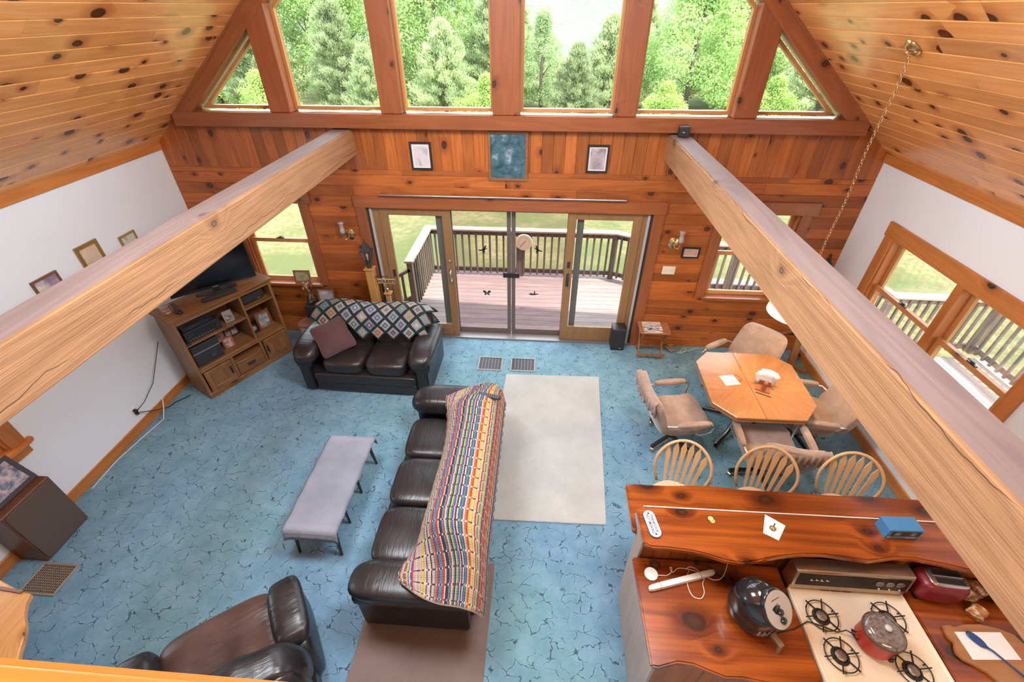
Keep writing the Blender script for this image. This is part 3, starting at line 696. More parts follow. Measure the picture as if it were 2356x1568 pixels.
# (x, y, kind, scale, label)
TR = [(-21.5, 27, 'n', .95, 'dark leafy tree filling the far left triangular window'), (-17.0, 25, 'p', 1.0, 'blue-green pine behind the leftmost gable post'), (-13.2, 31, 'm', 1.05, 'tall leafy tree at the upper left gable window'),
      (-11.6, 24, 'p', .92, 'soft pale pine in the second gable window'), (-9.0, 21, 'q', .72, 'small yellow-green pine low in the second gable window'), (-6.9, 29, 'm', 1.15, 'bright sunlit maple in the third gable window'),
      (-5.3, 23, 'q', .95, 'bushy pine low left in the third gable window'), (-3.0, 27, 'p', .95, 'pale pine near the middle post'), (-2.6, 20.5, 's', .95, 'leafy shrub at the foot of the middle pines'),
      (.1, 27, 'b', .86, 'slender birch just right of the middle post'), (2.0, 22, 'q', .78, 'low pine in the fourth gable window'), (4.0, 25, 'q', 1.0, 'rounded pine in the fourth gable window under the hill'), (5.9, 28, 'b', .9, 'airy birch beside the fourth gable post'),
      (9.0, 26, 'm', .95, 'big leafy maple in the fifth gable window'), (12.6, 29, 'n', 1.1, 'darker maple at the right of the fifth gable window'), (16.4, 25, 'p', 1.05, 'feathery pine in the far right triangular window'), (20.5, 28, 'm', 1.0, 'leafy tree at the far right edge of the woods'),
      (-15, 21, 's', 1.0, 'low shrub under the leftmost pines'), (12.2, 21.5, 's', .9, 'low shrub in front of the big maple'), (6.6, 21, 's', .8, 'low shrub in front of the rounded pine'), (-7.4, 19.5, 's', .75, 'small shrub in front of the bright maple'),
      (-25.5, 31, 'm', 1.1, 'leafy tree at the far left edge of the woods'), (24.5, 32, 'p', 1.3, 'tall pine at the far right edge of the woods'), (-18.5, 36, 'm', 1.25, 'tall back-row tree behind the leftmost pines'), (-10.0, 38, 'n', 1.25, 'tall back-row tree behind the pale pine'), (15.5, 37, 'm', 1.2, 'tall back-row tree behind the feathery pine'), (-2, 36, 'p', 1.0, 'back-row pine near the middle post'), (7.8, 37, 'p', .95, 'back-row pine behind the airy birch')]
rt = random.Random(2)
for x, y, k, sc, lab in TR:
    r = thing(tn[k], lab, 'tree' if k != 's' else 'shrub', (x, y, -.98 - .0125 * max(0, y - 15)), rt.uniform(0, 6.28), 'trees beyond the lawn'); r.scale = (sc, sc, sc * rt.uniform(.95, 1.05))
    link('crown', kinds[k][0], r); link('trunk', kinds[k][1], r)
# distant wooded hill
a = N('hazy_woods'); v = a.co(); nz = a.noise(v, .16, 5, .65); M_hill = a.bsdf(a.mix(a.rng(nz, .35, .65), (.092, .118, .082), (.130, .155, .110)), 1.0, Normal=a.bump(nz, 1.0, 3))
P = []
for i in range(60):
    x = -170 + 340 * i / 59; row = []
    for j in range(22):
        t = j / 21; yy = 75 + 150 * t; row.append((x, yy, -5 + 34 * math.sin(t * PI * .5) * (1 + .2 * math.sin(x * .03)) + 1.5 * mnoise.noise((x * .15, yy * .15, 0))))
    P.append(row)
tag(MB().grid(P, flip=True).build('hill', M_hill, smooth=True), 'hazy pale wooded hill far behind the trees', 'hill', kind='structure')
# ---------------------------------------------------------------- leather seating
def leather(name, c, rough=.31, wr=.55, c2=None):
    a = N(name); v = a.co(); n1 = a.noise(v, 3.0, 3, .6); n2 = a.noise(v, 140, 2); w = a.noise(a.mapv(v, (5, 26, 5)), 1.0, 3, .55, 1.2)
    col = a.mix(a.rng(n1, .3, .7), c, c2 or tuple(q * 1.5 for q in c))
    h = a.mth('ADD', a.mth('MULTIPLY', n2, .04), a.mth('MULTIPLY', w, .5))
    return a.bsdf(col, a.rng(n1, .3, .7, rough - .04, rough + .1), Normal=a.bump(h, wr, .012), Specular_IOR_Level=.6)
M_leath = leather('dark_brown_leather', (.013, .011, .012))
M_leath2 = leather('espresso_leather', (.016, .012, .012))
M_worn = leather('worn_brown_leather', (.045, .022, .017), .38, 1.0, (.11, .052, .038))
def make_sofa(name, lab, cat, W_, ns, loc, rz, m, arm=.33, D=.94, mseat=None, backh=.93, af=0.0, sf=0.0):
    r = thing(name, lab, cat, loc, rz); hw = W_ / 2; mseat = mseat or m; inner = W_ - 2 * arm + .04
    MB().box(-hw + .16, hw - .16, -D / 2 + .06, D / 2 - .02, .03, .33).build('base', m, r, bevel=.02, seg=2)
    MB().sup((0, -D / 2 + .07, .115), (hw - .2, .055, .075), 8, 8).build('front_rail', m, r, smooth=True)
    MB().sup((0, -D / 2 + .06, .255), (hw - .2, .06, .07), 8, 8).build('front_rail', m, r, smooth=True)
    MB().box(-hw + .14, hw - .14, D / 2 - .14, D / 2, .05, backh - .1).build('back_panel', m, r, bevel=.04, seg=3, smooth=50)
    sw = inner / ns
    for i in range(ns):
        cx = -inner / 2 + sw * (i + .5)
        MB().sup((cx, -.12 - sf / 2, .40), (sw / 2 - .004, .335 + sf / 2, .105), 5, 10, fn=lambda w, P: (w.x, w.y, w.z + .012 * (1 - P[0] ** 2) * (1 - P[1] ** 2) * (1 if P[2] > 0 else 0))).build('seat_cushion', mseat, r, smooth=True)
        def lean(w, P): return (w.x, w.y + (w.z - .45) * .28, w.z)
        MB().sup((cx, .155, .665), (sw / 2 + .006, .135, .275), 3.6, 10, fn=lean).build('back_cushion', m, r, smooth=True)
    for sg in (-1, 1):
        prof = [(.02, .03), (.02, .40), (-.015, .44), (-.03, .50), (-.01, .56), (.05, .60), (.12, .605), (.18, .575), (.205, .51), (.19, .45), (.165, .40), (.16, .03)]
        P = [(sg * (hw - .20 + q), z_) for q, z_ in prof]
        if sg < 0: P = P[::-1]
        a_ = MB().prism(P, -D / 2 + .02 + af, D / 2 - .06, 'y').build('arm', m, r, bevel=.012, seg=2, smooth=45)
        def pad(w, p): return (w.x + sg * .02 * p[2], w.y, w.z - .03 * (p[1] + 1) * .2 - .035 * max(0, -p[1]) ** 3)
        MB().sup((sg * (hw - .135), -.06 + af / 2, .585), (.165, D / 2 - .03 - af / 2, .105), 3.2, 10, fn=pad).build('arm_pad', m, a_, smooth=True)
    return r
make_sofa('loveseat', 'dark leather loveseat with rolled arms under the granny square afghan', 'loveseat', 1.74, 2, (-1.73, -.885, 0), math.radians(-1.2), M_leath2)
make_sofa('sofa', 'long dark leather sofa seen from behind, striped afghan over its back', 'sofa', 2.24, 3, (-.42, -2.94, 0), -PI / 2, M_leath, backh=.9)
r = thing('recliner', 'worn brown leather recliner armchair by the loft rail', 'armchair', (-1.556, -4.60, 0), math.radians(216.5))
MB().box(-.50, .50, -.42, .36, .03, .30).build('base', M_leath, r, bevel=.03, seg=2)
def wrk(w, p):
    f = .010 * math.sin(w.x * 34 + 5 * w.y) * max(0, p[1] + .2) * (p[2] > 0) - .05 * max(0, 1 - p[0] ** 2) * max(0, 1 - (p[1] - .5) ** 2) * (p[2] > 0)
    return (w.x * (1 + .04 * max(0, -p[1])), w.y, w.z + f - .035 * max(0, -p[1]) ** 4)
MB().sup((0, -.21, .38), (.385, .325, .115), 4.5, 18, fn=wrk).build('seat_cushion', M_worn, r, smooth=True)
for sg in (-1, 1):
    a_ = MB().sup((sg * .47, -.16, .30), (.095, .30, .27), 6, 8).build('arm', M_leath, r, smooth=True)
    def pd(w, p): return (w.x + sg * .015 * p[2], w.y, w.z + .006 * math.sin(w.y * 70) * (p[2] > 0) - .05 * max(0, -p[1]) ** 3)
    MB().sup((sg * .465, -.19, .54), (.125, .275, .10), 3.4, 14, fn=pd).build('arm_pad', M_leath, a_, smooth=True)
def bkf(w, p): return (w.x, w.y + (w.z - .4) * .22 - .03 * (1 - p[0] ** 2), w.z + .012 * math.sin(w.x * 26) * (p[2] > 0) - .05 * abs(p[0]) ** 3)
MB().sup((0, .17, .64), (.535, .155, .31), 3.6, 18, fn=bkf).build('back_cushion', M_leath, r, smooth=True)
MB().sup((0, .33, .48), (.50, .08, .42), 6, 8).build('back_panel', M_leath, r, smooth=True)
# throw pillow
def pil(w, p):
    e = max(abs(p[0]), abs(p[1])); return (w.x * (1 + .10 * abs(p[0] * p[1])), w.y * (1 + .10 * abs(p[0] * p[1])), w.z * (1 - .9 * max(0, e - .2) ** 1.6))
o = MB().sup((0, 0, 0), (.205, .205, .085), 9, 14, fn=pil).build('throw_pillow', plain('burgundy_velvet', (.080, .030, .034), .8, var=.18, nscale=25, Sheen_Weight=.4), None, (-2.17, -1.03, .685), smooth=True)
o.rotation_euler = (math.radians(38), math.radians(-8), math.radians(38)); tag(o, 'square burgundy throw pillow leaning in the corner of the loveseat', 'pillow')

# granny square afghan over the loveseat back
def granny_mat():
    a = N('granny_square_yarn'); uv = a.n('SeparateXYZ', {0: a.co('UV')}); u, v = uv.outputs[0], uv.outputs[1]
    rnd_ = a.n('ObjectInfo').outputs['Random']
    p = a.mth('SUBTRACT', u, .5); q = a.mth('SUBTRACT', v, .5); rr = a.mth('MAXIMUM', a.mth('ABSOLUTE', p), a.mth('ABSOLUTE', q))
    pal1 = [(.60, .16, .12), (.62, .60, .55), (.50, .05, .10), (.70, .42, .04), (.10, .20, .45), (.55, .30, .32), (.65, .28, .08), (.16, .30, .40)]
    pal2 = [(.35, .08, .14), (.10, .22, .50), (.62, .60, .52), (.60, .22, .10), (.20, .36, .42), (.60, .36, .28), (.12, .30, .34), (.55, .50, .20)]
    def pick(pal, k): return a.ramp(a.mth('FRACT', a.mth('MULTIPLY', rnd_, k)), [(i / len(pal), c) for i, c in enumerate(pal)], 'CONSTANT')
    c = pick(pal1, 7.13)
    c = a.mix(a.mth('GREATER_THAN', rr, .11), c, pick(pal2, 13.7)); c = a.mix(a.mth('GREATER_THAN', rr, .21), c, pick([(.62, .60, .56), (.45, .50, .52), (.58, .45, .38), (.25, .38, .42)], 23.9))
    dots = a.mth('MULTIPLY', a.mth('SINE', a.mth('MULTIPLY', u, 2 * PI * 8)), a.mth('SINE', a.mth('MULTIPLY', v, 2 * PI * 8)))
    nz = a.noise(a.co('UV'), 26, 2)
    gap = a.mth('MULTIPLY', a.mth('GREATER_THAN', a.mth('ADD', a.mth('ABSOLUTE', dots), a.mth('MULTIPLY', nz, .3)), .62), a.mth('GREATER_THAN', rr, .05))
    c = a.mix(a.mth('MULTIPLY', gap, .85), c, (.018, .032, .032))
    c = a.mix(a.mth('GREATER_THAN', rr, .375), c, (.012, .022, .022))
    return a.bsdf(c, .95, Normal=a.bump(a.mth('ADD', dots, nz), .8, .006), Sheen_Weight=.05)
M_gran = granny_mat()
afg = thing('granny_afghan', 'crocheted granny square afghan draped over the loveseat back', 'blanket', (-1.73, -.885, .6))
prof = [Vector(p) for p in ((0, -.035, .56), (0, .02, .70), (0, .075, .84), (0, .15, .935), (0, .26, .975), (0, .37, .955), (0, .455, .88), (0, .49, .74), (0, .495, .56))]
acc = [0]
for i in range(1, len(prof)): acc.append(acc[-1] + (prof[i] - prof[i - 1]).length)
def along(t):
    t = max(0, min(acc[-1] - 1e-6, t))
    for i in range(1, len(prof)):
        if t <= acc[i]: return prof[i - 1].lerp(prof[i], (t - acc[i - 1]) / (acc[i] - acc[i - 1]))
def drape(s, t):
    p = along(t); e = max(0, abs(s) - .60)
    hump = .018 * math.cos(s * PI / .56 * 1.0 + PI) - .015
    z_ = p.z + hump - e * e * 1.5 - .05 * max(0, s) ** 2; y_ = p.y - (.05 * math.cos(s * PI / .56) if p.z > .8 and p.y < .2 else 0) * .3
    return Vector((s * (1 - .03 * e), y_ - .03, z_ - .6 + .015 * math.sin(s * 9 + t * 7) * .4))
dg = .205; rg = random.Random(4); n = 7
for i in range(-8, 9):
    for j in range(1, 11):
        if (i + j) % 2: continue
        sc_, tc_ = i * dg / 2, .06 + j * dg / 2
        if abs(sc_) > .80: continue
        if j < 2 + (1 if i in (-8, -7) else 0) - (1 if i >= -2 else 0): continue
        vs = []; uvs = []
        for a_ in range(n + 1):
            for b_ in range(n + 1):
                p, q = a_ / n - .5, b_ / n - .5; s, t = sc_ + (p + q) * dg / 2, tc_ + (p - q) * dg / 2
                w = drape(s, t); e = max(abs(p), abs(q))
                nn = (drape(s + .01, t) - drape(s - .01, t)).cross(drape(s, t + .01) - drape(s, t - .01)); nn = nn.normalized() if nn.length > 1e-9 else Vector((0, 0, 1))
                vs.append(w + nn * (.012 if e < .37 else .004)); uvs.append((p + .5, q + .5))
        fs = [(a_ * (n + 1) + b_, a_ * (n + 1) + b_ + 1, (a_ + 1) * (n + 1) + b_ + 1, (a_ + 1) * (n + 1) + b_) for a_ in range(n) for b_ in range(n)]
        me = MB().add(vs, fs).mesh('granny_square', M_gran, smooth=True, norm=False); add_uv(me, lambda k: uvs[k]); link('granny_square', me, afg)

# striped afghan over the sofa back
def stripe_mat():
    a = N('striped_yarn'); uv = a.n('SeparateXYZ', {0: a.co('UV')}); u, v = uv.outputs[0], uv.outputs[1]
    su = a.mth('MULTIPLY', u, 84); ci = a.mth('FLOOR', su); f = a.mth('FRACT', su)
    wn_ = a.n('TexWhiteNoise', {'W': ci}, noise_dimensions='1D').outputs[0]
    pal = [(.62, .52, .38), (.55, .05, .04), (.04, .03, .05), (.62, .54, .44), (.62, .46, .06), (.05, .08, .33), (.50, .40, .42), (.08, .26, .33), (.62, .16, .03), (.62, .50, .40), (.10, .26, .08), (.58, .36, .28), (.40, .06, .06), (.60, .55, .50)]
    c = a.ramp(wn_, [(i / len(pal), q) for i, q in enumerate(pal)], 'CONSTANT')
    c = a.mix(a.rng(a.mth('ABSOLUTE', a.mth('SUBTRACT', f, .5)), .34, .5, 0, .6), c, (.05, .03, .025))
    sv = a.mth('MULTIPLY', v, 24); fv = a.mth('FRACT', sv); ch = a.mth('LESS_THAN', a.mth('ABSOLUTE', a.mth('SUBTRACT', fv, .5)), .075)
    cc = a.ramp(a.n('TexWhiteNoise', {'W': a.mth('FLOOR', a.mth('MULTIPLY', u, 110))}, noise_dimensions='1D').outputs[0], [(0, (.05, .04, .05)), (.45, (.62, .55, .45)), (.8, (.4, .1, .08))], 'CONSTANT')
    c = a.mix(ch, c, cc); kn = a.mth('SINE', a.mth('MULTIPLY', v, 24 * 2 * PI * 7))
    c = a.mix(a.rng(kn, -.2, -1.0, 0, .3), c, (.08, .05, .04))
    edge = a.mth('MAXIMUM', a.mth('LESS_THAN', u, .012), a.mth('GREATER_THAN', u, .988)); edge = a.mth('MAXIMUM', edge, a.mth('MAXIMUM', a.mth('LESS_THAN', v, .006), a.mth('GREATER_THAN', v, .994)))
    c = a.mix(edge, c, (.62, .50, .36))
    h = a.mth('ADD', a.mth('SINE', a.mth('MULTIPLY', su, 2 * PI)), a.mth('ADD', a.mth('MULTIPLY', kn, .4), a.mth('MULTIPLY', ch, 1.2)))
    return a.bsdf(c, .95, Normal=a.bump(h, .6, .006))
def cat(pts, t):
    n = len(pts) - 1; k = min(int(t * n), n - 1); f = t * n - k; p = [Vector(pts[max(0, min(n, k + d))]) for d in (-1, 0, 1, 2)]
    return .5 * ((2 * p[1]) + (p[2] - p[0]) * f + (2 * p[0] - 5 * p[1] + 4 * p[2] - p[3]) * f * f + (3 * p[1] - p[0] - 3 * p[2] + p[3]) * f ** 3)
# control rows along the sofa, from the near end to the far end (world x, y, z), five points across each
def brow(y, dx=0, dz=0, sk=0): return [(-.445 + dx, y + sk, .56 + dz), (-.395 + dx * .8, y + sk * .6, .79), (-.295 + dx * .4, y, .955), (-.13, y, 1.0), (.055, y, .905), (.115, y - .02, .50)]
rowsB = [[(-.47, -4.00, .715), (-.34, -4.07, .71), (-.2, -4.115, .71), (-.04, -4.13, .71), (.07, -4.13, .64), (.125, -4.07, .40)],
         [(-.51, -3.93, .725), (-.37, -3.90, .735), (-.22, -3.89, .77), (-.05, -3.88, .83), (.075, -3.89, .76), (.125, -3.92, .45)],
         brow(-3.66, -.01, .05, .02), brow(-3.40, .0, .02), brow(-3.14, .01, .05), brow(-2.88, .03, .10, -.01), brow(-2.62, .02, .06), brow(-2.36, -.01, .06, .03),
         [(-.50, -2.10, .725), (-.38, -2.08, .745), (-.24, -2.06, .79), (-.08, -2.04, .87), (.05, -2.04, .82), (.12, -2.08, .55)],
         [(-.49, -2.05, .72), (-.36, -1.95, .725), (-.22, -1.87, .73), (-.06, -1.83, .74), (.06, -1.84, .66), (.115, -1.9, .50)]]
NU, NV = 26, 96; P = []; UV = []
for i in range(NV + 1):
    row = [cat([rw[k] for rw in rowsB], i / NV) for k in range(6)]; r_ = []
    for j in range(NU + 1):
        w = cat([tuple(q) for q in row], j / NU); w = w + Vector((0, 0, .007 * math.sin(i / NV * 24 * 2 * PI) + .012 * mnoise.noise((w.x * 4, w.y * 4, 3)) + .01)) 
        if j in (0, NU): w = w + Vector((.008 * math.sin(i * 1.6), 0, 0))
        r_.append(w); UV.append((j / NU, i / NV))
    P.append(r_)
me = MB().grid(P).mesh('striped_afghan', stripe_mat(), smooth=True, norm=True); add_uv(me, lambda k: UV[k])
o = link('striped_afghan', me); sm = o.modifiers.new('thickness', 'SOLIDIFY'); sm.thickness = .012; sm.offset = 0
tag(o, 'multicoloured striped crochet afghan lying along the sofa back', 'blanket')
def remote(lab, loc, rz, L=.2, w=.05, tilt=(0, 0), m=None, grp=None):
    r = thing('remote_control', lab, 'remote', loc, rz, grp); r.rotation_euler = (tilt[0], tilt[1], rz)
    MB().sup((0, 0, .011), (L / 2, w / 2, .011), 7, 8).build('case', m or M_black, r, smooth=40)
    mb = plain('remote_buttons', (.12, .13, .16), .5) if 'remote_buttons' not in bpy.data.materials else bpy.data.materials['remote_buttons']
    b = MB()
    for i in range(9):
        for j in (-1, 0, 1): b.box(-L * .42 + i * L * .095, -L * .42 + i * L * .095 + L * .055, j * w * .27 - w * .09, j * w * .27 + w * .09, .018, .0245)
    b.build('buttons', mb, r); return r
remote('black remote control with many buttons on the striped afghan', (-.01, -2.275, .965), math.radians(-12), .235, .055)
# coffee table with grey cloth
M_cloth = plain('grey_towel', (.36, .36, .42), .95, var=.10, nscale=60, bump=.3)
M_dwood = wood('dark_walnut', (.045, .022, .014), (.025, .012, .008), rough=.4, kdens=0, var=.05, axis='Z')
ct = thing('coffee_table', 'low coffee table with dark tapered legs under a grey cloth', 'table', (-1.49, -2.94, 0))
box('tabletop', -.225, .225, -.54, .54, .375, .405, M_dwood, ct, bevel=.005)
for x_, y_ in ((-1, -1), (1, -1), (-1, 1), (1, 1)):
    MB().tube([(x_ * .185, y_ * .47, .38), (x_ * .20, y_ * .52, 0)], [.027, .015], 4).build('leg', M_dwood, ct)
for y_ in (.14, -.2): MB().tube([(.15, y_, .38), (.16, y_, 0)], [.022, .014], 4).build('leg', M_dwood, ct)
P = []; nx, ny = 16, 40
for i in range(nx + 1):
    row = []
    for j in range(ny + 1):
        x_ = -.25 + .5 * i / nx; y_ = -.635 + 1.27 * j / ny; z_ = .412
        ov = max(0, abs(y_) - .545); z_ -= ov * 1.0; yy = math.copysign(min(abs(y_), .545) + ov * .25, y_)
        ox = max(0, abs(x_) - .228); z_ -= ox * .9
        if ov > 0: z_ -= .035 * (abs(x_) / .25) ** 4 * (ov / .09); yy += math.copysign(.012 * math.sin(i * 1.9), y_) * ov / .09
        row.append((x_ + .004 * math.sin(j * .9), yy, z_ + .0015 * math.sin(i * 1.3 + j * .7)))
    P.append(row)
a = N('grey_towel_cloth'); v = a.n('SeparateXYZ', {0: a.co()}); nz = a.noise(a.co(), 90, 3); n2 = a.noise(a.co(), 3, 3)
st = a.mth('MULTIPLY', a.mth('GREATER_THAN', a.mth('ABSOLUTE', v.outputs[1]), .475), a.mth('GREATER_THAN', a.mth('SINE', a.mth('MULTIPLY', v.outputs[1], 420)), .2))
cc = a.mix(a.rng(n2, .3, .7), (.20, .215, .26), (.27, .285, .34)); cc = a.mix(a.mth('MULTIPLY', st, .4), cc, (.36, .37, .42)); M_towel = a.bsdf(cc, .95, Normal=a.bump(nz, .5, .004))
o = MB().grid(P).build('table_cloth', M_towel, None, (-1.49, -2.94, 0), smooth=True); sm = o.modifiers.new('thickness', 'SOLIDIFY'); sm.thickness = .005
tag(o, 'grey towel cloth spread over the low coffee table', 'cloth')
# rugs
def rug_mat(name, c):
    a = N(name); v = a.co(); n1 = a.noise(v, 120, 3, .7); n2 = a.noise(v, 2.2, 4, .6)
    c_ = a.mix(a.rng(n2, .3, .7), tuple(q * .86 for q in c), tuple(min(1, q * 1.1) for q in c)); c_ = a.mix(a.rng(n1, .3, .7, .3, 0), c_, tuple(q * .5 for q in c))
    return a.bsdf(c_, .95, Normal=a.bump(n1, .7, .008))
def rug(name, pts, m, lab):
    c = Vector((sum(p[0] for p in pts) / 4, sum(p[1] for p in pts) / 4, 0)); b = MB().prism([(p[0] - c.x, p[1] - c.y) for p in pts], .001, .014)
    tag(b.build(name, m, None, c, bevel=.005, seg=2), lab, 'rug')
rug('area_rug', [(-.06, -3.02), (1.19, -3.0), (1.308, -.795), (.036, -.824)], rug_mat('cream_rug', (.50, .51, .48)), 'cream white rectangular rug between the sofa and the dining table')
rug('runner_rug', [(-.895, -5.4), (.135, -5.4), (.136, -3.45), (-.894, -3.45)], rug_mat('taupe_rug', (.24, .175, .15)), 'taupe brown rug runner under the near end of the sofa')
# floor registers
def register(lab, cx, cy, w, d, nslat, mf, mg, rz=0, both=False):
    r = thing('floor_register', lab, 'vent', (cx, cy, 0), rz, 'floor registers'); fw = .02
    box('duct', -w / 2 + fw, w / 2 - fw, -d / 2 + fw, d / 2 - fw, .0005, .004, M_black, r)
    for x0, x1, y0, y1 in ((-w / 2, w / 2, -d / 2, -d / 2 + fw), (-w / 2, w / 2, d / 2 - fw, d / 2), (-w / 2, -w / 2 + fw, -d / 2 + fw, d / 2 - fw), (w / 2 - fw, w / 2, -d / 2 + fw, d / 2 - fw)):
        box('frame', x0, x1, y0, y1, .0005, .012, mf, r, bevel=.002)
    for i in range(1, nslat):
        x_ = -w / 2 + fw + (w - 2 * fw) * i / nslat; box('slat', x_ - .0022, x_ + .0022, -d / 2 + fw, d / 2 - fw, .003, .010, mg, r)
    if both:
        for i in range(1, 11):
            y_ = -d / 2 + fw + (d - 2 * fw) * i / 11; box('slat', -w / 2 + fw, w / 2 - fw, y_ - .003, y_ + .003, .002, .009, mg, r)
    return r
mgf = plain('grey_register', (.30, .30, .30), .5, .4); mtf = plain('tan_register', (.34, .27, .20), .5, .3); mts = plain('register_slat', (.10, .095, .095), .5, .4)
register('grey floor register by the door, nearer the loveseat', -.208, -.605, .35, .30, 7, mgf, mgf)
register('grey floor register by the door, beside the cream rug', .256, -.60, .355, .295, 7, mgf, mgf)
register('tan floor register in front of the brown floor speaker', -3.805, -3.85, .335, .275, 15, mtf, mtf, 0, True)
# ---------------------------------------------------------------- picture frames
_pm = {}
def pic(cols, seed, scale=9):
    return photo_mat('photo_print', cols, seed, scale)
def frame(name, lab, w, h, fw, mf, mp, loc, rz=0, tilt=0, cat='picture frame', group=None, mat_=None, mw=0, t=.018):
    """upright frame: picture faces local -y, stands on z=0"""
    r = thing(name, lab, cat, loc, rz, group); r.rotation_euler = (tilt, 0, rz)
    b = MB(); b.box(-w / 2, w / 2, -t, 0, 0, fw).box(-w / 2, w / 2, -t, 0, h - fw, h).box(-w / 2, -w / 2 + fw, -t, 0, fw, h - fw).box(w / 2 - fw, w / 2, -t, 0, fw, h - fw)
    b.build('frame_border', mf, r)
    if mat_: box('mat_board', -w / 2 + fw, w / 2 - fw, -.007, -.001, fw, h - fw, mat_, r)
    box('photo', -w / 2 + fw + mw, w / 2 - fw - mw, -.009, -.002, fw + mw, h - fw - mw, mp, r)
    return r
M_fblack = plain('black_frame', (.02, .018, .018), .4); M_fwood = wood('frame_wood', (.26, .115, .05), (.17, .07, .03), rough=.4, kdens=0, var=.15); M_fgold = plain('gilt_frame', (.42, .26, .09), .35, .6); M_fred = wood('cherry_frame', (.30, .09, .035), (.20, .05, .02), rough=.35, kdens=0, var=.1)
M_matw = plain('white_mat', (.70, .68, .68), .8, var=.01)
# on the gable wall
frame('wall_picture', 'black framed pale photograph on the gable wall, left of the waterfall print', .255, .315, .022, M_fblack, pic([(.55, .50, .56), (.62, .58, .60), (.30, .27, .33)], 1, 5), (-1.022, -.002, 2.50), mat_=M_matw, mw=.02)
frame('wall_picture', 'large blue waterfall print in a wooden frame on the gable wall', .468, .553, .03, M_fwood, pic([(.012, .045, .065), (.035, .095, .125), (.065, .145, .18), (.32, .40, .44)], 2, 11), (.012, -.002, 2.392))
frame('wall_picture', 'black framed family photograph on the gable wall, right of the waterfall print', .25, .31, .022, M_fblack, pic([(.16, .13, .15), (.40, .33, .36), (.62, .54, .55)], 3, 9), (1.056, -.002, 2.505), mat_=M_matw, mw=.016)
frame('wall_picture', 'small black framed photo on the gable wall beside the brass sconce', .22, .15, .02, M_fblack, pic([(.55, .40, .16), (.55, .33, .30), (.40, .20, .20)], 4, 12), (2.385, -.002, 1.445), mat_=M_matw, mw=.012)
# on the left wall: pictures face +x
def wp(lab, y0, y1, z0, z1, mf, cols, sd, fw=.02): frame('wall_picture', lab, y1 - y0, z1 - z0, fw, mf, pic(cols, sd, 8), (-XW + .002, (y0 + y1) / 2, z0), PI / 2)
wp('framed purple photo of a white hat on the white wall', -2.19, -1.925, 1.86, 2.04, M_fwood, [(.20, .13, .22), (.34, .24, .36), (.70, .66, .58)], 5)
wp('gilt framed warm portrait on the white wall, middle of three', -1.66, -1.39, 1.80, 2.13, M_fgold, [(.62, .38, .26), (.68, .50, .38), (.72, .64, .52)], 6, .035)
wp('small gilt framed photo on the white wall, nearest the corner', -1.145, -.92, 1.86, 2.03, M_fgold, [(.45, .48, .38), (.58, .60, .50), (.22, .22, .24)], 7)
# ---------------------------------------------------------------- television cabinet
CA = math.atan2(1.117, .603); cab = thing('tv_cabinet', 'wooden television cabinet standing across the room corner', 'cabinet', (-3.643, -.908, 0), CA)
hw, hd, Hc = .62, .225, 1.2
box('side_panel', -hw, -hw + .035, -hd, hd, .0, Hc - .03, M_cabZ, cab, bevel=.004); box('side_panel', hw - .035, hw, -hd, hd, 0, Hc - .03, M_cabZ, cab, bevel=.004)
box('top', -hw - .03, hw + .03, -hd - .035, hd + .01, Hc - .03, Hc, M_cab, cab, bevel=.008, seg=2)
box('top_rail', -hw + .035, hw - .035, -hd, -hd + .03, Hc - .085, Hc - .03, M_cab, cab, bevel=.003)
box('divider', .17, .195, -hd, hd, .46, Hc - .03, M_cabZ, cab)
box('bottom_shelf', -hw + .035, hw - .035, -hd, hd, .44, .465, M_cab, cab, bevel=.003)
box('front_rail', -hw + .035, hw - .035, -hd - .004, -hd + .02, .405, .465, M_cab, cab, bevel=.003)
box('shelf', -hw + .035, .17, -hd + .01, hd, .80, .82, M_cab, cab, bevel=.002); box('shelf', .195, hw - .035, -hd + .01, hd, .905, .925, M_cab, cab, bevel=.002)
box('back_panel', .195, hw - .035, hd - .012, hd, .03, Hc - .03, M_cab, cab); box('back_panel', -.06, .17, hd - .012, hd, .03, Hc - .03, M_cab, cab); box('back_panel', -hw + .035, .17, hd - .012, hd, .03, .44, M_cab, cab)
box('plinth', -hw - .005, hw + .005, -hd - .008, hd, 0, .075, M_cab, cab, bevel=.004)
box('floor_panel', -hw + .035, hw - .035, -hd + .01, hd, .075, .09, M_cab, cab)
for x_ in (-.205, .205): box('stile', x_ - .02, x_ + .02, -hd - .002, hd - .02, .09, .44, M_cabZ, cab)
box('slot_shelf', -.185, .185, -hd, hd - .02, .30, .315, M_cab, cab)
def pull(parent, x_, y_, z_, vert):
    b = MB(); p = [(-.045, 0, 0), (-.04, -.022, 0), (-.015, -.028, 0), (.015, -.028, 0), (.04, -.022, 0), (.045, 0, 0)]
    if vert: p = [(q[2], q[1], q[0]) for q in p]
    b.tube(p, .006, 6); b.box(*((-.012, .012, -.004, 0, -.055, .055) if vert else (-.055, .055, -.004, 0, -.016, .016)))
    return b.build('handle', M_dark, parent, (x_, y_, z_), smooth=45)
def cdoor(x0, x1, z0, z1, hx):
    d = thing('door', None, None); d.parent = cab; d.location = ((x0 + x1) / 2, -hd - .012, z0); w = (x1 - x0) / 2; h = z1 - z0
    for a0, a1, c0, c1, m in ((-w, -w + .06, 0, h, M_cabZ), (w - .06, w, 0, h, M_cabZ), (-w + .06, w - .06, 0, .06, M_cab), (-w + .06, w - .06, h - .06, h, M_cab)): box('door_frame', a0, a1, -.01, .01, c0, c1, m, d, bevel=.003)
    box('door_panel', -w + .06, w - .06, -.003, .009, .06, h - .06, M_cabZ, d); pull(d, hx, -.01, h * .55, True)
cdoor(-.575, -.235, .085, .40, .14); cdoor(.235, .575, .085, .40, -.14)
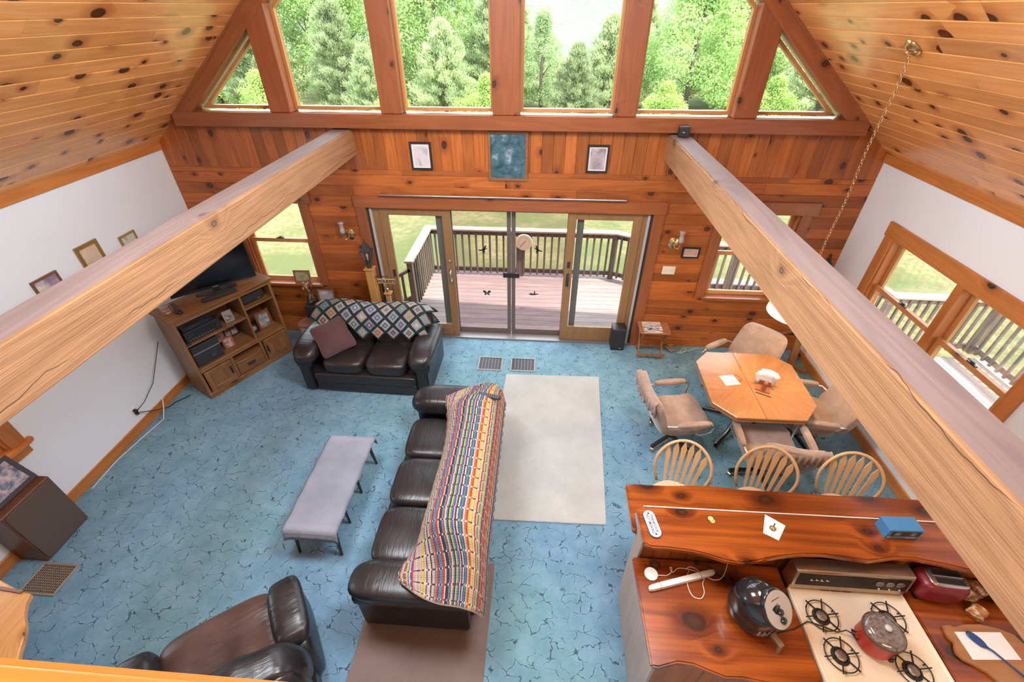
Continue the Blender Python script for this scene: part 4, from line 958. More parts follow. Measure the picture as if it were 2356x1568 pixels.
dr = box('drawer', -.18, .18, -hd - .014, -hd + .012, .095, .295, M_cab, cab, bevel=.004); pull(dr, 0, -.015, 0, False)
cm = Matrix.Translation((-3.643, -.908, 0)) @ Matrix.Rotation(CA, 4, 'Z')
def C(x_, y_, z_): return cm @ Vector((x_, y_, z_))
# television and sound bar
tv = thing('television', 'black flat screen television standing on the wooden cabinet', 'television', (-3.63, -.83, 1.20), math.radians(42)); 
a = N('tv_glass'); M_tv = a.bsdf((.006, .007, .009), .12, Specular_IOR_Level=.6)
box('screen', -.465, .465, -.016, -.012, .085, .60, M_tv, tv); MB().box(-.48, .48, -.012, .02, .055, .615).box(-.48, .48, -.018, -.012, .055, .085).box(-.48, .48, -.018, -.012, .60, .615).box(-.48, -.465, -.018, -.012, .085, .6).box(.465, .48, -.018, -.012, .085, .6).build('bezel', M_black, tv)
box('brand_plate', -.03, .03, -.0195, -.018, .062, .073, plain('silver_logo', (.6, .6, .6), .3, .8), tv)
MB().box(-.04, .04, -.01, .03, .0, .07).build('neck', M_black, tv); MB().prism([(.24 * math.cos(t * PI / 12), .09 * math.sin(t * PI / 12)) for t in range(24)], .001, .014).build('stand', M_black, tv, bevel=.003)
sb = tag(MB().sup((0, 0, .022), (.20, .032, .022), 6, 8).build('sound_bar', M_blackmat, None, (-3.50, -.975, 1.201), (0, 0, math.radians(50)), smooth=40), 'slim black sound bar in front of the television', 'sound bar')
# things on top
r = thing('tin_can', 'round cream souvenir tin on the cabinet top', 'tin', C(-.53, .02, Hc)); 
a = N('tin_print'); nz = a.noise(a.co(), 34, 2); M_tin = a.bsdf(a.ramp(nz, [(.35, (.50, .42, .24)), (.5, (.45, .08, .05)), (.56, (.10, .12, .16)), (.64, (.55, .50, .36))]), .4)
MB().lathe([(.052, 0), (.052, .075)], 24).build('body', M_tin, r, smooth=40); MB().lathe([(.054, .072), (.054, .088), (.05, .09)], 24).build('lid', plain('tin_lid', (.38, .36, .30), .35, .7), r, smooth=40)
r = thing('cordless_phone', 'small black handset standing in its cradle on the cabinet top', 'phone', C(-.46, -.12, Hc), CA + .3); MB().sup((0, 0, .016), (.03, .04, .016), 5, 6).build('cradle', M_black, r, smooth=40); o = MB().sup((0, 0, .075), (.019, .013, .062), 5, 8).build('handset', M_black, r, smooth=40); o.rotation_euler = (-.25, 0, 0)
# left compartment
r = thing('av_receiver', 'black stereo receiver on the left cabinet shelf', 'receiver', C(-.335, -.02, .82), CA); box('case', -.215, .215, -.16, .16, .008, .145, M_black, r, bevel=.004); b = MB(); b.T = Matrix.Rotation(PI / 2, 4, 'X'); b.lathe([(.024, .16), (.022, .178)], 18, .165, .085); b.lathe([(.018, .16), (.016, .172)], 16, -.17, .085); b.build('knob', M_dark, r, smooth=40)
box('display', -.10, .10, -.163, -.159, .075, .115, M_tv, r); b = MB()
for i in range(9): b.box(-.18 + i * .035, -.165 + i * .035, -.164, -.158, .03, .038)
b.build('buttons', plain('button_grey', (.2, .2, .22), .4), r)
for x_ in (-.17, .17):
    for y_ in (-.12, .12): MB().lathe([(.018, 0), (.018, .009)], 12, x_, y_).build('foot', M_black, r)
r = thing('disc_player', 'slim black disc player on top of the stereo receiver', 'disc player', C(-.37, -.03, .965), CA); box('case', -.16, .16, -.11, .11, .0, .04, M_black, r, bevel=.003); box('tray', -.10, .06, -.1125, -.109, .015, .028, M_dark, r)
frame('framed_photo', 'silver framed portrait beside the stereo receiver', .115, .155, .012, plain('pewter_frame', (.35, .32, .30), .4, .6), pic([(.05, .04, .05), (.28, .20, .18), (.45, .42, .46)], 8, 16), C(.01, -.12, .82), CA - .1, -.15)
tag(MB().sup((0, 0, .012), (.03, .022, .012), 6, 5).build('small_remote_box', M_black, None, C(-.555, -.2, .82), (0, 0, CA), smooth=40), 'tiny black box at the left front of the cabinet shelf', 'gadget')
r = thing('subwoofer', 'black subwoofer with round port in the lower left of the cabinet', 'speaker', C(-.40, -.03, .465), CA); box('case', -.165, .165, -.16, .17, .005, .29, M_blackmat, r, bevel=.006); 
b = MB(); b.T = Matrix.Rotation(PI / 2, 4, 'X'); b.lathe([(.042, .16), (.047, .166), (.04, .168), (.028, .162)], 24, .045, .11); b.build('port', M_dark, r, smooth=40)
box('trim_stripe', -.165, .165, -.1625, -.158, .185, .2, plain('grey_stripe', (.16, .16, .18), .4), r)
frame('framed_photo', 'cherry framed couple portrait in front, lower left cabinet shelf', .13, .165, .022, M_fred, pic([(.08, .05, .06), (.42, .28, .24), (.50, .45, .50)], 9, 15), C(-.115, -.12, .465), CA - .25, -.22)
r = frame('framed_photo', 'purple collage frame with four photos at the back of the cabinet', .21, .25, .014, M_fblack, plain('collage_card', (.16, .07, .07), .6), C(.045, .12, .465), CA, -.1)
for i, (x_, z_) in enumerate(((-.045, .15), (.045, .16), (-.045, .06), (.045, .055))): box('collage_photo', x_ - .034, x_ + .034, -.0115, -.008, z_ - .034, z_ + .034, pic([(.10, .07, .07), (.40, .33, .30), (.60, .55, .52)], 20 + i, 22), r)
frame('framed_photo', 'dark framed family photo behind the couple portrait', .13, .17, .014, M_fblack, pic([(.12, .05, .05), (.45, .25, .20), (.50, .40, .36)], 10, 18), C(-.10, .10, .465), CA + .1, -.1)
# right compartment
r = thing('center_speaker', 'rounded black centre speaker on the upper right cabinet shelf', 'speaker', C(.385, -.04, .925), CA); MB().sup((0, 0, .075), (.175, .10, .075), 5, 10).build('grille', M_blackmat, r, smooth=True); box('badge', .05, .085, -.1025, -.099, .03, .037, plain('silver_badge', (.6, .6, .6), .3, .8), r)
frame('framed_photo', 'wooden framed photo of children in the right cabinet compartment', .21, .265, .03, M_fred, pic([(.05, .10, .06), (.12, .22, .22), (.50, .36, .34), (.55, .50, .52)], 11, 12), C(.425, -.10, .465), CA + .05, -.12)
r = thing('desk_clock', 'black arched desk clock beside the wooden framed photo', 'clock', C(.255, -.08, .465), CA); MB().prism([(-.05, 0), (.05, 0), (.05, .09)] + [(.05 * math.cos(t * PI / 8), .09 + .05 * math.sin(t * PI / 8)) for t in range(1, 8)] + [(-.05, .09)], -.025, .025, 'y').build('case', M_black, r, bevel=.004); b = MB(); b.T = Matrix.Rotation(PI / 2, 4, 'X'); b.lathe([(.037, .024), (.037, .0265)], 24, 0, .085); b.build('face', plain('clock_face', (.25, .22, .18), .3), r); MB().box(-.002, .002, -.029, -.027, .085, .112).box(0, .02, -.029, -.027, .083, .087).build('hands', M_paper, r)
# ---------------------------------------------------------------- corner things between cabinet and door
frame('framed_photo', 'small framed landscape photo standing on the window sill', .235, .185, .018, M_fwood, pic([(.04, .06, .03), (.10, .12, .06), (.30, .28, .14), (.50, .46, .36)], 12, 8), (-2.965, -.005, WZ0 + .013), .05, -.16)
sp_ = thing('side_stand', 'narrow dark box stand behind the loveseat corner', 'stand', (-2.76, -.12, 0)); box('body', -.19, .21, -.09, .09, 0, .585, plain('espresso_box', (.03, .022, .022), .5), sp_, bevel=.004); box('top', -.195, .215, -.095, .095, .585, .60, plain('espresso_top', (.035, .026, .027), .45), sp_, bevel=.004)
frame('framed_photo', 'wooden framed black and white photo of an old car', .25, .205, .02, M_fwood, pic([(.10, .09, .10), (.28, .25, .28), (.55, .52, .55)], 13, 8), (-2.65, -.07, .6), .04, -.15)
r = thing('glass_vase', 'green glass bottle vase with dried flowers behind the loveseat', 'vase', (-2.85, -.13, .6))
a = N('green_bottle_glass'); gl = a.n('BsdfGlossy', {0: (.9, .95, .9), 'Roughness': .05}); tr = a.n('BsdfTransparent', {0: (.72, .82, .66)}); ms = a.n('MixShader', {0: .88, 1: gl, 2: tr}); a.t.links.new(ms.outputs[0], a.out.inputs[0]); M_gg = a.m
MB().lathe([(.045, 0), (.062, .012), (.068, .06), (.062, .12), (.036, .165), (.024, .19), (.026, .215), (.03, .225)], 24).build('bottle', M_gg, r, smooth=True)
b = MB(); rd = random.Random(6); M_dry = plain('dried_flowers', (.36, .22, .13), .9, var=.35, nscale=60)
for i in range(14):
    t = rd.uniform(0, 6.28); q = rd.uniform(.02, .09); hgt = rd.uniform(.26, .36); tip = (q * math.cos(t), q * math.sin(t), hgt)
    b.tube([(0, 0, .02), (.008 * math.cos(t), .008 * math.sin(t), .2), tip], [.002, .002, .0015], 4)
    b.sup(tip, (.014, .014, .022), 2.2, 3)
b.build('dried_stems', M_dry, r, smooth=True)
r = thing('stoneware_crock', 'cream stoneware crock with wooden lid on the floor by the cabinet', 'crock', (-2.90, -.36, 0)); a = N('crock_glaze'); nz = a.noise(a.co(), 14, 3); M_cr = a.bsdf(a.ramp(nz, [(.4, (.50, .48, .38)), (.58, (.46, .46, .32)), (.62, (.14, .22, .08))]), .35)
MB().lathe([(.10, 0), (.112, .01), (.118, .2), (.112, .36), (.118, .375), (.118, .40)], 28).build('body', M_cr, r, smooth=50); MB().lathe([(.12, .40), (.122, .42), (.105, .428), (.10, .422), (.02, .422)], 28).build('lid', M_fwood, r, smooth=40)
# lamp post with lantern and name sign
lp = thing('lantern_post', 'wooden post with a black carriage lantern and hanging name sign', 'lamp', (-1.86, -.19, 0)); M_post = wood('cedar_post', (.50, .26, .08), (.36, .16, .045), rough=.5, kdens=.2, var=.03, axis='Z')
box('post', -.055, .055, -.055, .055, .02, 1.23, M_post, lp, bevel=.004); box('post_cap', -.068, .068, -.068, .068, 1.23, 1.255, M_post, lp, bevel=.006); box('base', -.13, .25, -.10, .10, 0, .03, M_post, lp, bevel=.005)
lt = MB().lathe([(.034, 1.255), (.034, 1.32), (.028, 1.325), (.028, 1.345), (.038, 1.35)], 16).build('lantern_collar', M_dark, lp, smooth=40)
b = MB()
for sx, sy in ((-1, -1), (1, -1), (1, 1), (-1, 1)):
    b.bar((sx * .034, sy * .034, 1.35), (sx * .064, sy * .064, 1.50), .009, .009)
b.box(-.036, .036, -.036, .036, 1.345, 1.353); b.box(-.068, .068, -.068, .068, 1.497, 1.506); b.build('lantern_cage', M_dark, lp)
b = MB(); pr = [(.085, 1.503), (.078, 1.512), (.05, 1.56), (.03, 1.60), (.012, 1.612), (.009, 1.63), (.014, 1.638), (.008, 1.65), (.003, 1.675)]; b.lathe(pr, 4); o = b.build('lantern_roof', M_dark, lp); o.rotation_euler = (0, 0, PI / 4)
b = MB()
for k in range(4):
    t = k * PI / 2; c_, s_ = math.cos(t), math.sin(t); q = [(-.032, -.033, 1.355), (.032, -.033, 1.355), (.06, -.061, 1.497), (-.06, -.061, 1.497)]
    b.add([(x_ * c_ - y_ * s_, x_ * s_ + y_ * c_, z_) for x_, y_, z_ in q], [(0, 1, 2, 3)])
b.build('lantern_glass', glass('lantern_pane', (.9, .92, .9)), lp); MB().lathe([(.009, 1.35), (.009, 1.41), (.016, 1.425), (.014, 1.45), (.004, 1.465)], 12).build('bulb', plain('frosted_bulb', (.8, .78, .7), .4), lp, smooth=True)
MB().tube([(.05, 0, 1.12), (.33, -.0, 1.12)], .007, 6).tube([(.05, 0, 1.06), (.06, 0, 1.12)], .005, 6).build('sign_bracket', M_dark, lp, smooth=True)
sg_ = box('name_sign', .075, .315, -.006, .006, 1.015, 1.085, plain('sign_board', (.50, .33, .15), .6), lp, bevel=.002)
tx = bpy.data.curves.new('sign_lettering', 'FONT'); tx.body = "HOUDE'S"; tx.size = .062; tx.extrude = .0015; tx.align_x = 'CENTER'; tx.align_y = 'CENTER'; tx.offset = .0012
to = bpy.data.objects.new('tmp', tx); COL.objects.link(to); dg_ = bpy.context.evaluated_depsgraph_get(); tm = bpy.data.meshes.new_from_object(to.evaluated_get(dg_)); bpy.data.objects.remove(to)
tm.materials.clear(); tm.materials.append(M_black); o = link('lettering', tm, sg_, (0, -.0075, 0), (PI / 2, 0, 0)); o.scale = (.95, 1, 1)
box('side_post', .17, .215, -.03, .03, .03, .86, M_post, lp, bevel=.003); box('side_post_cap', .14, .245, -.05, .05, .86, .878, M_post, lp, bevel=.004); MB().lathe([(.018, .878), (.022, .89), (.012, .905), (.018, .925), (.01, .94), (.002, .945)], 14, .19, 0).build('glass_finial', M_chrome, lp, smooth=True)
# sconces
def sconce(lab, x_, sg):
    r = thing('wall_sconce', lab, 'sconce', (x_, 0, 1.645), 0, 'brass wall sconces')
    b = MB(); b.T = Matrix.Rotation(PI / 2, 4, 'X'); b.lathe([(.062, .0), (.062, .008), (.045, .018), (.018, .026), (.012, .05)], 24, sy=1.25); b.build('backplate', M_brass, r, smooth=50)
    MB().tube([(0, -.03, 0), (-sg * .02, -.06, -.045), (-sg * .05, -.075, -.05), (-sg * .065, -.08, -.01), (-sg * .065, -.08, .02)], .007, 8).lathe([(.012, .02), (.03, .03), (.03, .036)], 16, -sg * .065, -.08).build('arm', M_brass, r, smooth=50)
    a_ = MB().lathe([(.027, .036), (.036, .055), (.037, .08), (.026, .115), (.024, .14), (.033, .175), (.043, .19)], 20, -sg * .065, -.08); 
    o = a_.build('glass_shade', M_sh, r, smooth=True); MB().lathe([(.009, .03), (.011, .07), (.013, .09), (.004, .115)], 10, -sg * .065, -.08).build('candle_bulb', plain('candle_bulb_glass', (.75, .72, .65), .3), r, smooth=True)
a = N('etched_glass'); t_ = a.n('BsdfTransparent', {0: (.93, .92, .92)}); d_ = a.n('BsdfDiffuse', {0: (.8, .76, .75)}); g_ = a.n('BsdfGlossy', {'Roughness': .08}); m1 = a.n('MixShader', {0: .3, 1: t_, 2: d_}); m2 = a.n('MixShader', {0: .1, 1: m1, 2: g_}); a.t.links.new(m2.outputs[0], a.out.inputs[0]); M_sh = a.m
sconce('brass wall sconce with glass chimney between window and lantern post', -2.105, 1); sconce('brass wall sconce with glass chimney above the light switches', 2.135, -1)
# switch plate, outlet, cords on the left wall
r = thing('switch_plate', 'ivory triple light switch plate right of the sliding door', 'light switch', (2.158, 0, 1.255)); box('plate', -.085, .085, -.008, -.0005, -.06, .06, M_offw, r, bevel=.004)
for x_ in (-.046, 0, .046): box('toggle', x_ - .006, x_ + .006, -.018, -.007, -.004, .014, M_offw, r)
r = thing('wall_outlet', 'white wall outlet with plugged black cords on the white wall', 'outlet', (-XW, -2.09, .27)); box('plate', .0005, .008, -.036, .036, -.058, .058, M_whitepl, r, bevel=.003); MB().sup((.03, 0, .02), (.025, .018, .018), 4, 5).sup((.028, .0, -.022), (.022, .016, .016), 4, 5).build('plug', M_black, r, smooth=True)
tag(MB().tube([(-4.20, -2.09, .29), (-4.17, -1.98, .33), (-4.19, -1.75, .42), (-4.20, -1.55, .62), (-4.18, -1.42, .80)], .0045, 6).build('power_cord', M_black, smooth=True), 'thin black cord rising from the outlet behind the cabinet', 'cord')
tag(MB().tube([(-4.20, -2.07, .245), (-4.15, -1.95, .16), (-4.12, -1.80, .07), (-4.16, -1.66, .012), (-4.05, -1.52, .01)], .006, 6).build('power_cord', M_black, smooth=True), 'black power cord dropping from the outlet to the carpet', 'cord')
tag(MB().tube([(-4.19, -1.72, .13), (-4.16, -1.78, .19), (-4.12, -1.86, .12), (-4.11, -1.95, .01), (-4.16, -2.25, .008), (-4.20, -2.6, .008), (-4.18, -2.95, .008)], .005, 6).build('white_cable', M_whitepl, smooth=True), 'thin white cable lying along the left baseboard', 'cord')
# floor speaker and its photo
fs_ = thing('floor_speaker', 'big brown floor speaker with fabric front against the white wall', 'speaker', (-4.085, -3.478, 0))
M_fspk = wood('speaker_veneer', (.16, .065, .032), (.10, .038, .018), rough=.4, kdens=0, var=.03, axis='Z')
MB().box(-.14, .135, -.222, .222, 0, .66).build('cabinet', M_fspk, fs_, bevel=.006); o = MB().sup((.137, 0, .33), (.01, .208, .315), 14, 10, fn=lambda w, p: (w.x + .003 * math.sin(w.y * 40 + w.z * 23) * (1 if p[0] > 0 else 0), w.y, w.z)).build('grille_cloth', plain('brown_grille', (.095, .068, .055), .9, var=.2, nscale=300), fs_, smooth=40)
frame('framed_photo', 'dark framed group photo leaning on the floor speaker', .46, .30, .035, plain('pewter_black', (.05, .045, .055), .35, .3), pic([(.06, .05, .07), (.16, .20, .30), (.50, .40, .42), (.62, .55, .55)], 14, 16), (-4.055, -3.49, .662), PI / 2, -.42)
# live-edge table, bottom left
tb = thing('live_edge_table', 'bright live-edge pine side table at the lower left', 'table', (-3.6, -4.75, 0)); ed = [(-.62, .585), (.20, .575), (.44, .505), (.525, .497), (.545, .44), (.60, .37), (.68, .30), (.735, .235), (.78, .16), (.86, .05), (.95, -.1), (.96, -.4), (-.62, -.4)]
M_lt = wood('pale_pine_slab', (.72, .36, .10), (.55, .22, .05), rough=.3, coat=.4, ks=2.5, kdens=.5, kr=.06, var=.03, axis='Y'); MB().prism(ed, .70, .745).build('top', M_lt, tb, bevel=.006)
MB().prism([(-.62, .592), (.47, .51), (.46, .49), (-.62, .572)], .745, .757).build('edge_strip', M_fwood, tb)
for x_, y_ in ((-.5, .4), (.0, .25), (-.5, -.25), (.3, -.25)): box('leg', x_ - .03, x_ + .03, y_ - .03, y_ + .03, 0, .70, M_post, tb)
b = MB().lathe([(.05, .746), (.09, .757), (.093, .76), (.05, .752)], 28, -.02, .20); tag(b.build('saucer', plain('blue_white_china', (.62, .68, .78), .25), None, (-3.37, -4.70, 0), smooth=40), 'pale blue saucer on the live-edge table', 'saucer')
# loft rail right below the camera
lr = tag(MB().box(-3.2, 1.2, -.035, .035, -.02, .02).build('loft_handrail', wood('varnished_handrail', (.56, .19, .030), (.44, .13, .018), rough=.35, coat=.5, kdens=0, var=.02), None, (0, -5.366, 3.45), bevel=.012, seg=3, smooth=40), 'orange varnished loft handrail at the bottom left, close to the viewer', 'handrail')
for x_ in (-3.0, -1.8, -.6, .6, 1.1): box('rail_post', x_ - .03, x_ + .03, -.03, .03, -.67, -.02, M_post, lr)
for i in range(34): box('baluster', -2.9 + i * .12 - .012, -2.9 + i * .12 + .012, -.012, .012, -.67, -.02, M_post, lr)
# ---------------------------------------------------------------- dining table
M_tbl = {}
def table_mat():
    """oak veneer radiating from the middle, leaf seam across"""
    a = N('radial_oak_veneer'); v = a.n('SeparateXYZ', {0: a.co()}); x_, y_ = v.outputs[0], v.outputs[1]
    an = a.mth('ARCTAN2', y_, x_); sec = a.mth('FLOOR', a.mth('ADD', a.mth('DIVIDE', an, PI / 4), .5)); th = a.mth('MULTIPLY', sec, PI / 4)
    cs, sn = a.mth('COSINE', th), a.mth('SINE', th)
    al = a.mth('ADD', a.mth('MULTIPLY', x_, cs), a.mth('MULTIPLY', y_, sn)); ac = a.mth('SUBTRACT', a.mth('MULTIPLY', y_, cs), a.mth('MULTIPLY', x_, sn))
    g = a.noise(a.n('CombineXYZ', {0: a.mth('MULTIPLY', al, 2.2), 1: a.mth('MULTIPLY', ac, 60), 2: a.mth('MULTIPLY', sec, 3.1)}), 1.0, 3, .6)
    ct = a.mth('SINE', a.mth('MULTIPLY', a.noise(a.n('CombineXYZ', {0: a.mth('MULTIPLY', al, .9), 1: a.mth('MULTIPLY', ac, 8), 2: sec}), 1.0, 1), 40))
    f = a.mth('ADD', a.mth('MULTIPLY', g, .8), a.mth('MULTIPLY', ct, .13)); c = a.mix(f, (.50, .235, .10), (.30, .115, .04))
    w = a.n('TexWhiteNoise', {'W': sec}, noise_dimensions='1D').outputs[0]; vv = a.mth('ADD', a.mth('MULTIPLY', w, .18), .9); c = a.mix(1.0, c, a.n('CombineColor', {0: vv, 1: vv, 2: vv}), 'MULTIPLY')
    return a.bsdf(c, .28, Coat_Weight=.4, Coat_Roughness=.15)
octo = [(-.545, .355), (-.375, .545), (.375, .545), (.545, .355), (.525, -.31), (.325, -.535), (-.365, -.54), (-.555, -.33)]
dt = thing('dining_table', 'octagonal oak veneer dining table with chrome pedestal legs', 'table', (2.862, -1.635, 0))
left = [(p, q) for p, q in octo if p < -.15]; 
MB().prism([(-.07, .545), (-.375, .545), (-.545, .355), (-.555, -.33), (-.365, -.54), (-.07, -.538)], .715, .74).build('tabletop', table_mat(), dt, bevel=.004); MB().prism([(-.067, .545), (-.067, -.538), (.325, -.535), (.525, -.31), (.545, .355), (.375, .545)], .715, .74).build('tabletop', bpy.data.materials['radial_oak_veneer'], dt, bevel=.004)
M_edge = plain('oak_edge', (.40, .17, .06), .35, var=.15, nscale=12)
MB().prism([(p * .992, q * .992) for p, q in octo], .672, .712).build('edge_band', M_edge, dt, bevel=.008, seg=2)
M_dchr = plain('dark_chrome', (.10, .09, .085), .25, .9)
for t in range(4):
    a_ = math.radians(222 + 90 * t); c_, s_ = math.cos(a_), math.sin(a_)
    MB().tube([(.03 * c_, .03 * s_, .67), (.10 * c_, .10 * s_, .35), (.22 * c_, .22 * s_, .12), (.42 * c_, .42 * s_, .025)], .026, 8).lathe([(.02, 0), (.024, .012), (.02, .03)], 10, .42 * c_, .42 * s_).build('leg', M_dchr, dt, smooth=50)
# swivel chairs
M_suede = None
def suede():
    a = N('beige_suede_cover'); v = a.co(); n1 = a.noise(v, 5, 4, .6); n2 = a.noise(v, 60, 2); w = a.noise(a.mapv(v, (9, 9, 3)), 1.0, 3, .5, 2.0)
    c = a.mix(a.rng(n1, .3, .7), (.28, .18, .13), (.44, .335, .285)); c = a.mix(a.rng(n2, .4, .7, 0, .25), c, (.28, .18, .13))
    return a.bsdf(c, .85, Normal=a.bump(a.mth('ADD', a.mth('MULTIPLY', n2, .1), w), .5, .02), Sheen_Weight=.5, Sheen_Roughness=.4)
M_suede = suede(); M_bk = plain('brown_chair_base', (.055, .038, .03), .4, .3)
def swivel(lab, x_, y_, face, base_rot=.3, skirt=True):
    """faces local -y turned to angle `face` (world direction angle)"""
    r = thing('swivel_chair', lab, 'chair', (x_, y_, 0), face + PI / 2, 'swivel chairs around the dining table')
    b = MB(); b.lathe([(.035, .08), (.03, .10), (.03, .34), (.06, .36)], 14); b.build('column', M_dchr, r, smooth=50)
    for k in range(4):
        a_ = base_rot + k * PI / 2; c_, s_ = math.cos(a_), math.sin(a_)
        lg = MB().bar((0, 0, .10), (.30 * c_, .30 * s_, .075), .04, .028).bar((.16 * c_, .16 * s_, .105), (.31 * c_, .31 * s_, .092), .035, .012).build('base_leg', M_bk if k % 2 else M_dchr, r, bevel=.004)
        b = MB(); b.T = Matrix.Translation((.285 * c_, .285 * s_, .028)) @ Matrix.Rotation(a_ + .6, 4, 'Z') @ Matrix.Rotation(PI / 2, 4, 'X'); b.lathe([(.02, -.022), (.028, -.016), (.028, .016), (.02, .022)], 14); b.box(-.006, .006, .0, .05, -.006, .006); b.build('castor', M_brass, lg, smooth=45)
    MB().sup((0, -.02, .43), (.265, .27, .075), 5, 10, fn=lambda w, p: (w.x, w.y, w.z + .02 * (p[1] * -1 > .6) - .015 * (1 - p[0] ** 2) * (p[2] > 0) - .006 * math.sin(w.x * 38 + w.y * 19) * (p[2] > .3))).build('seat', M_suede, r, smooth=True)
    # wrapped back shell
    def bk(w, p):
        wz = (w.z - .45) / .45; k = 1 - .10 * max(0, wz) ** 2
        return (w.x * k, w.y - .30 * abs(w.x) ** 1.8 + .16 * max(0, wz), w.z + .018 * math.sin(w.x * 7))
    MB().sup((0, .265, .665), (.30, .05, .235), 7, 12, fn=bk).build('backrest', M_suede, r, smooth=True)
    if skirt:
        P = []
        for i in range(49):
            u = -1 + 2 * i / 48; x0 = u * .30; fl = .018 * math.sin(i * 1.35)
            P.append([Vector((x0 * .88, .43 - .30 * abs(x0) ** 1.8, .905)), Vector((x0 * .93, .475 - .30 * abs(x0) ** 1.8 + fl * .2, .885)), Vector((x0 * .96, .465 - .30 * abs(x0) ** 1.8 + fl * .6, .80)), Vector((x0 * .98, .445 - .30 * abs(x0) ** 1.8 + fl, .715 + .012 * math.cos(i * 2.1)))])
        o = MB().grid(P).build('cover_flap', M_suede, r, smooth=True); sm = o.modifiers.new('thickness', 'SOLIDIFY'); sm.thickness = .006
    for sg in (-1, 1):
        fr = MB().tube([(sg * .275, .27, .56), (sg * .325, .2, .595), (sg * .335, .0, .60), (sg * .335, -.20, .595), (sg * .33, -.245, .57), (sg * .32, -.235, .47), (sg * .27, -.16, .37), (sg * .20, -.1, .36)], .0125, 8).build('arm_frame', M_chrome, r, smooth=50)
        MB().sup((sg * .335, -.02, .612), (.034, .185, .03), 3.5, 8).build('arm_pad', M_suede, fr, smooth=True)
    return r
swivel('beige swivel chair on the rug side of the table, draped cover', 2.03, -1.86, math.radians(10), .45)
swivel('beige swivel chair at the near side of the table by the stools', 2.86, -2.29, math.radians(86), .15)
swivel('beige swivel chair behind the table near the pine wall', 2.93, -1.02, math.radians(212), .5, False)
swivel('beige swivel chair against the white wall side of the table', 3.47, -1.76, math.radians(172), .35, False)
# napkin holder, salt shaker, napkins, glasses
r = thing('napkin_holder', 'wooden napkin holder with fanned white napkins on the dining table', 'napkin holder', (2.945, -1.665, .741), math.radians(62)); M_nh = wood('napkin_holder_wood', (.34, .12, .05), (.24, .08, .03), rough=.35, kdens=0, var=.02)
box('tray', -.115, .10, -.075, .075, 0, .014, M_nh, r, bevel=.004); box('end_plate', -.012, -.004, -.06, .06, .012, .07, M_nh, r, bevel=.003); box('end_plate', .064, .074, -.06, .06, .012, .07, M_nh, r, bevel=.003)
rd = random.Random(3)
for i in range(9):
    o = MB().grid([[Vector((.008 * math.sin(i + v_ * 2) + (u_ - .5) * 0 + .02 * (v_) * (i - 4) / 4, -.085 + .17 * u_, .015 + .165 * v_ * (1 - .25 * abs(u_ - .5)))) for v_ in (0, .35, .7, 1)] for u_ in (0, .25, .5, .75, 1)]).build('napkin', M_paper, r, (.004 + .0062 * i, 0, 0), (rd.uniform(-.25, .25), 0, rd.uniform(-.12, .12)), smooth=True); sm = o.modifiers.new('thickness', 'SOLIDIFY'); sm.thickness = .003
r = thing('salt_shaker', 'small reddish wooden shaker in the napkin tray', 'shaker', (2.905, -1.745, .756)); MB().lathe([(.024, 0), (.026, .012), (.018, .045), (.017, .07), (.022, .085), (.018, .1), (.004, .104)], 16).build('body', M_nh, r, smooth=60); MB().lathe([(.0175, .098), (.012, .107), (.002, .108)], 16).build('cap', M_nh, r, smooth=True)
o = tag(MB().box(-.08, .08, -.0025, .0025, 0, .006).build('pen', M_black, None, (2.885, -1.815, .741), (0, 0, math.radians(-28))), 'black pen lying beside the napkin holder', 'pen')
o = tag(MB().grid([[Vector((-.085 + .17 * i / 6, -.08 + .16 * j / 6, .002 + .003 * mnoise.noise((i * .7, j * .7, 2)))) for j in range(7)] for i in range(7)]).build('paper_napkin', M_paper, None, (2.60, -1.60, .742), (0, 0, .22), smooth=True), 'flat white paper napkin on the dining table', 'napkin'); sm = o.modifiers.new('thickness', 'SOLIDIFY'); sm.thickness = .003; sm.offset = 1
r = thing('eyeglasses', 'wire eyeglasses lying on the flat napkin', 'eyeglasses', (2.66, -1.61, .748), .5)
for sg in (-1, 1):
    MB().tube([(sg * .034 + .024 * math.cos(t * PI / 8), -.03, .02 + .018 * math.sin(t * PI / 8)) for t in range(16)], .0014, 5, closed=True).build('rim', M_dark, r, smooth=True); MB().tube([(sg * .058, -.03, .025), (sg * .06, .03, .02), (sg * .05, .1, .003)], .0014, 5).build('temple', M_dark, r, smooth=True)
MB().tube([(-.01, -.03, .024), (0, -.032, .028), (.01, -.03, .024)], .0014, 5).build('bridge', M_dark, r)
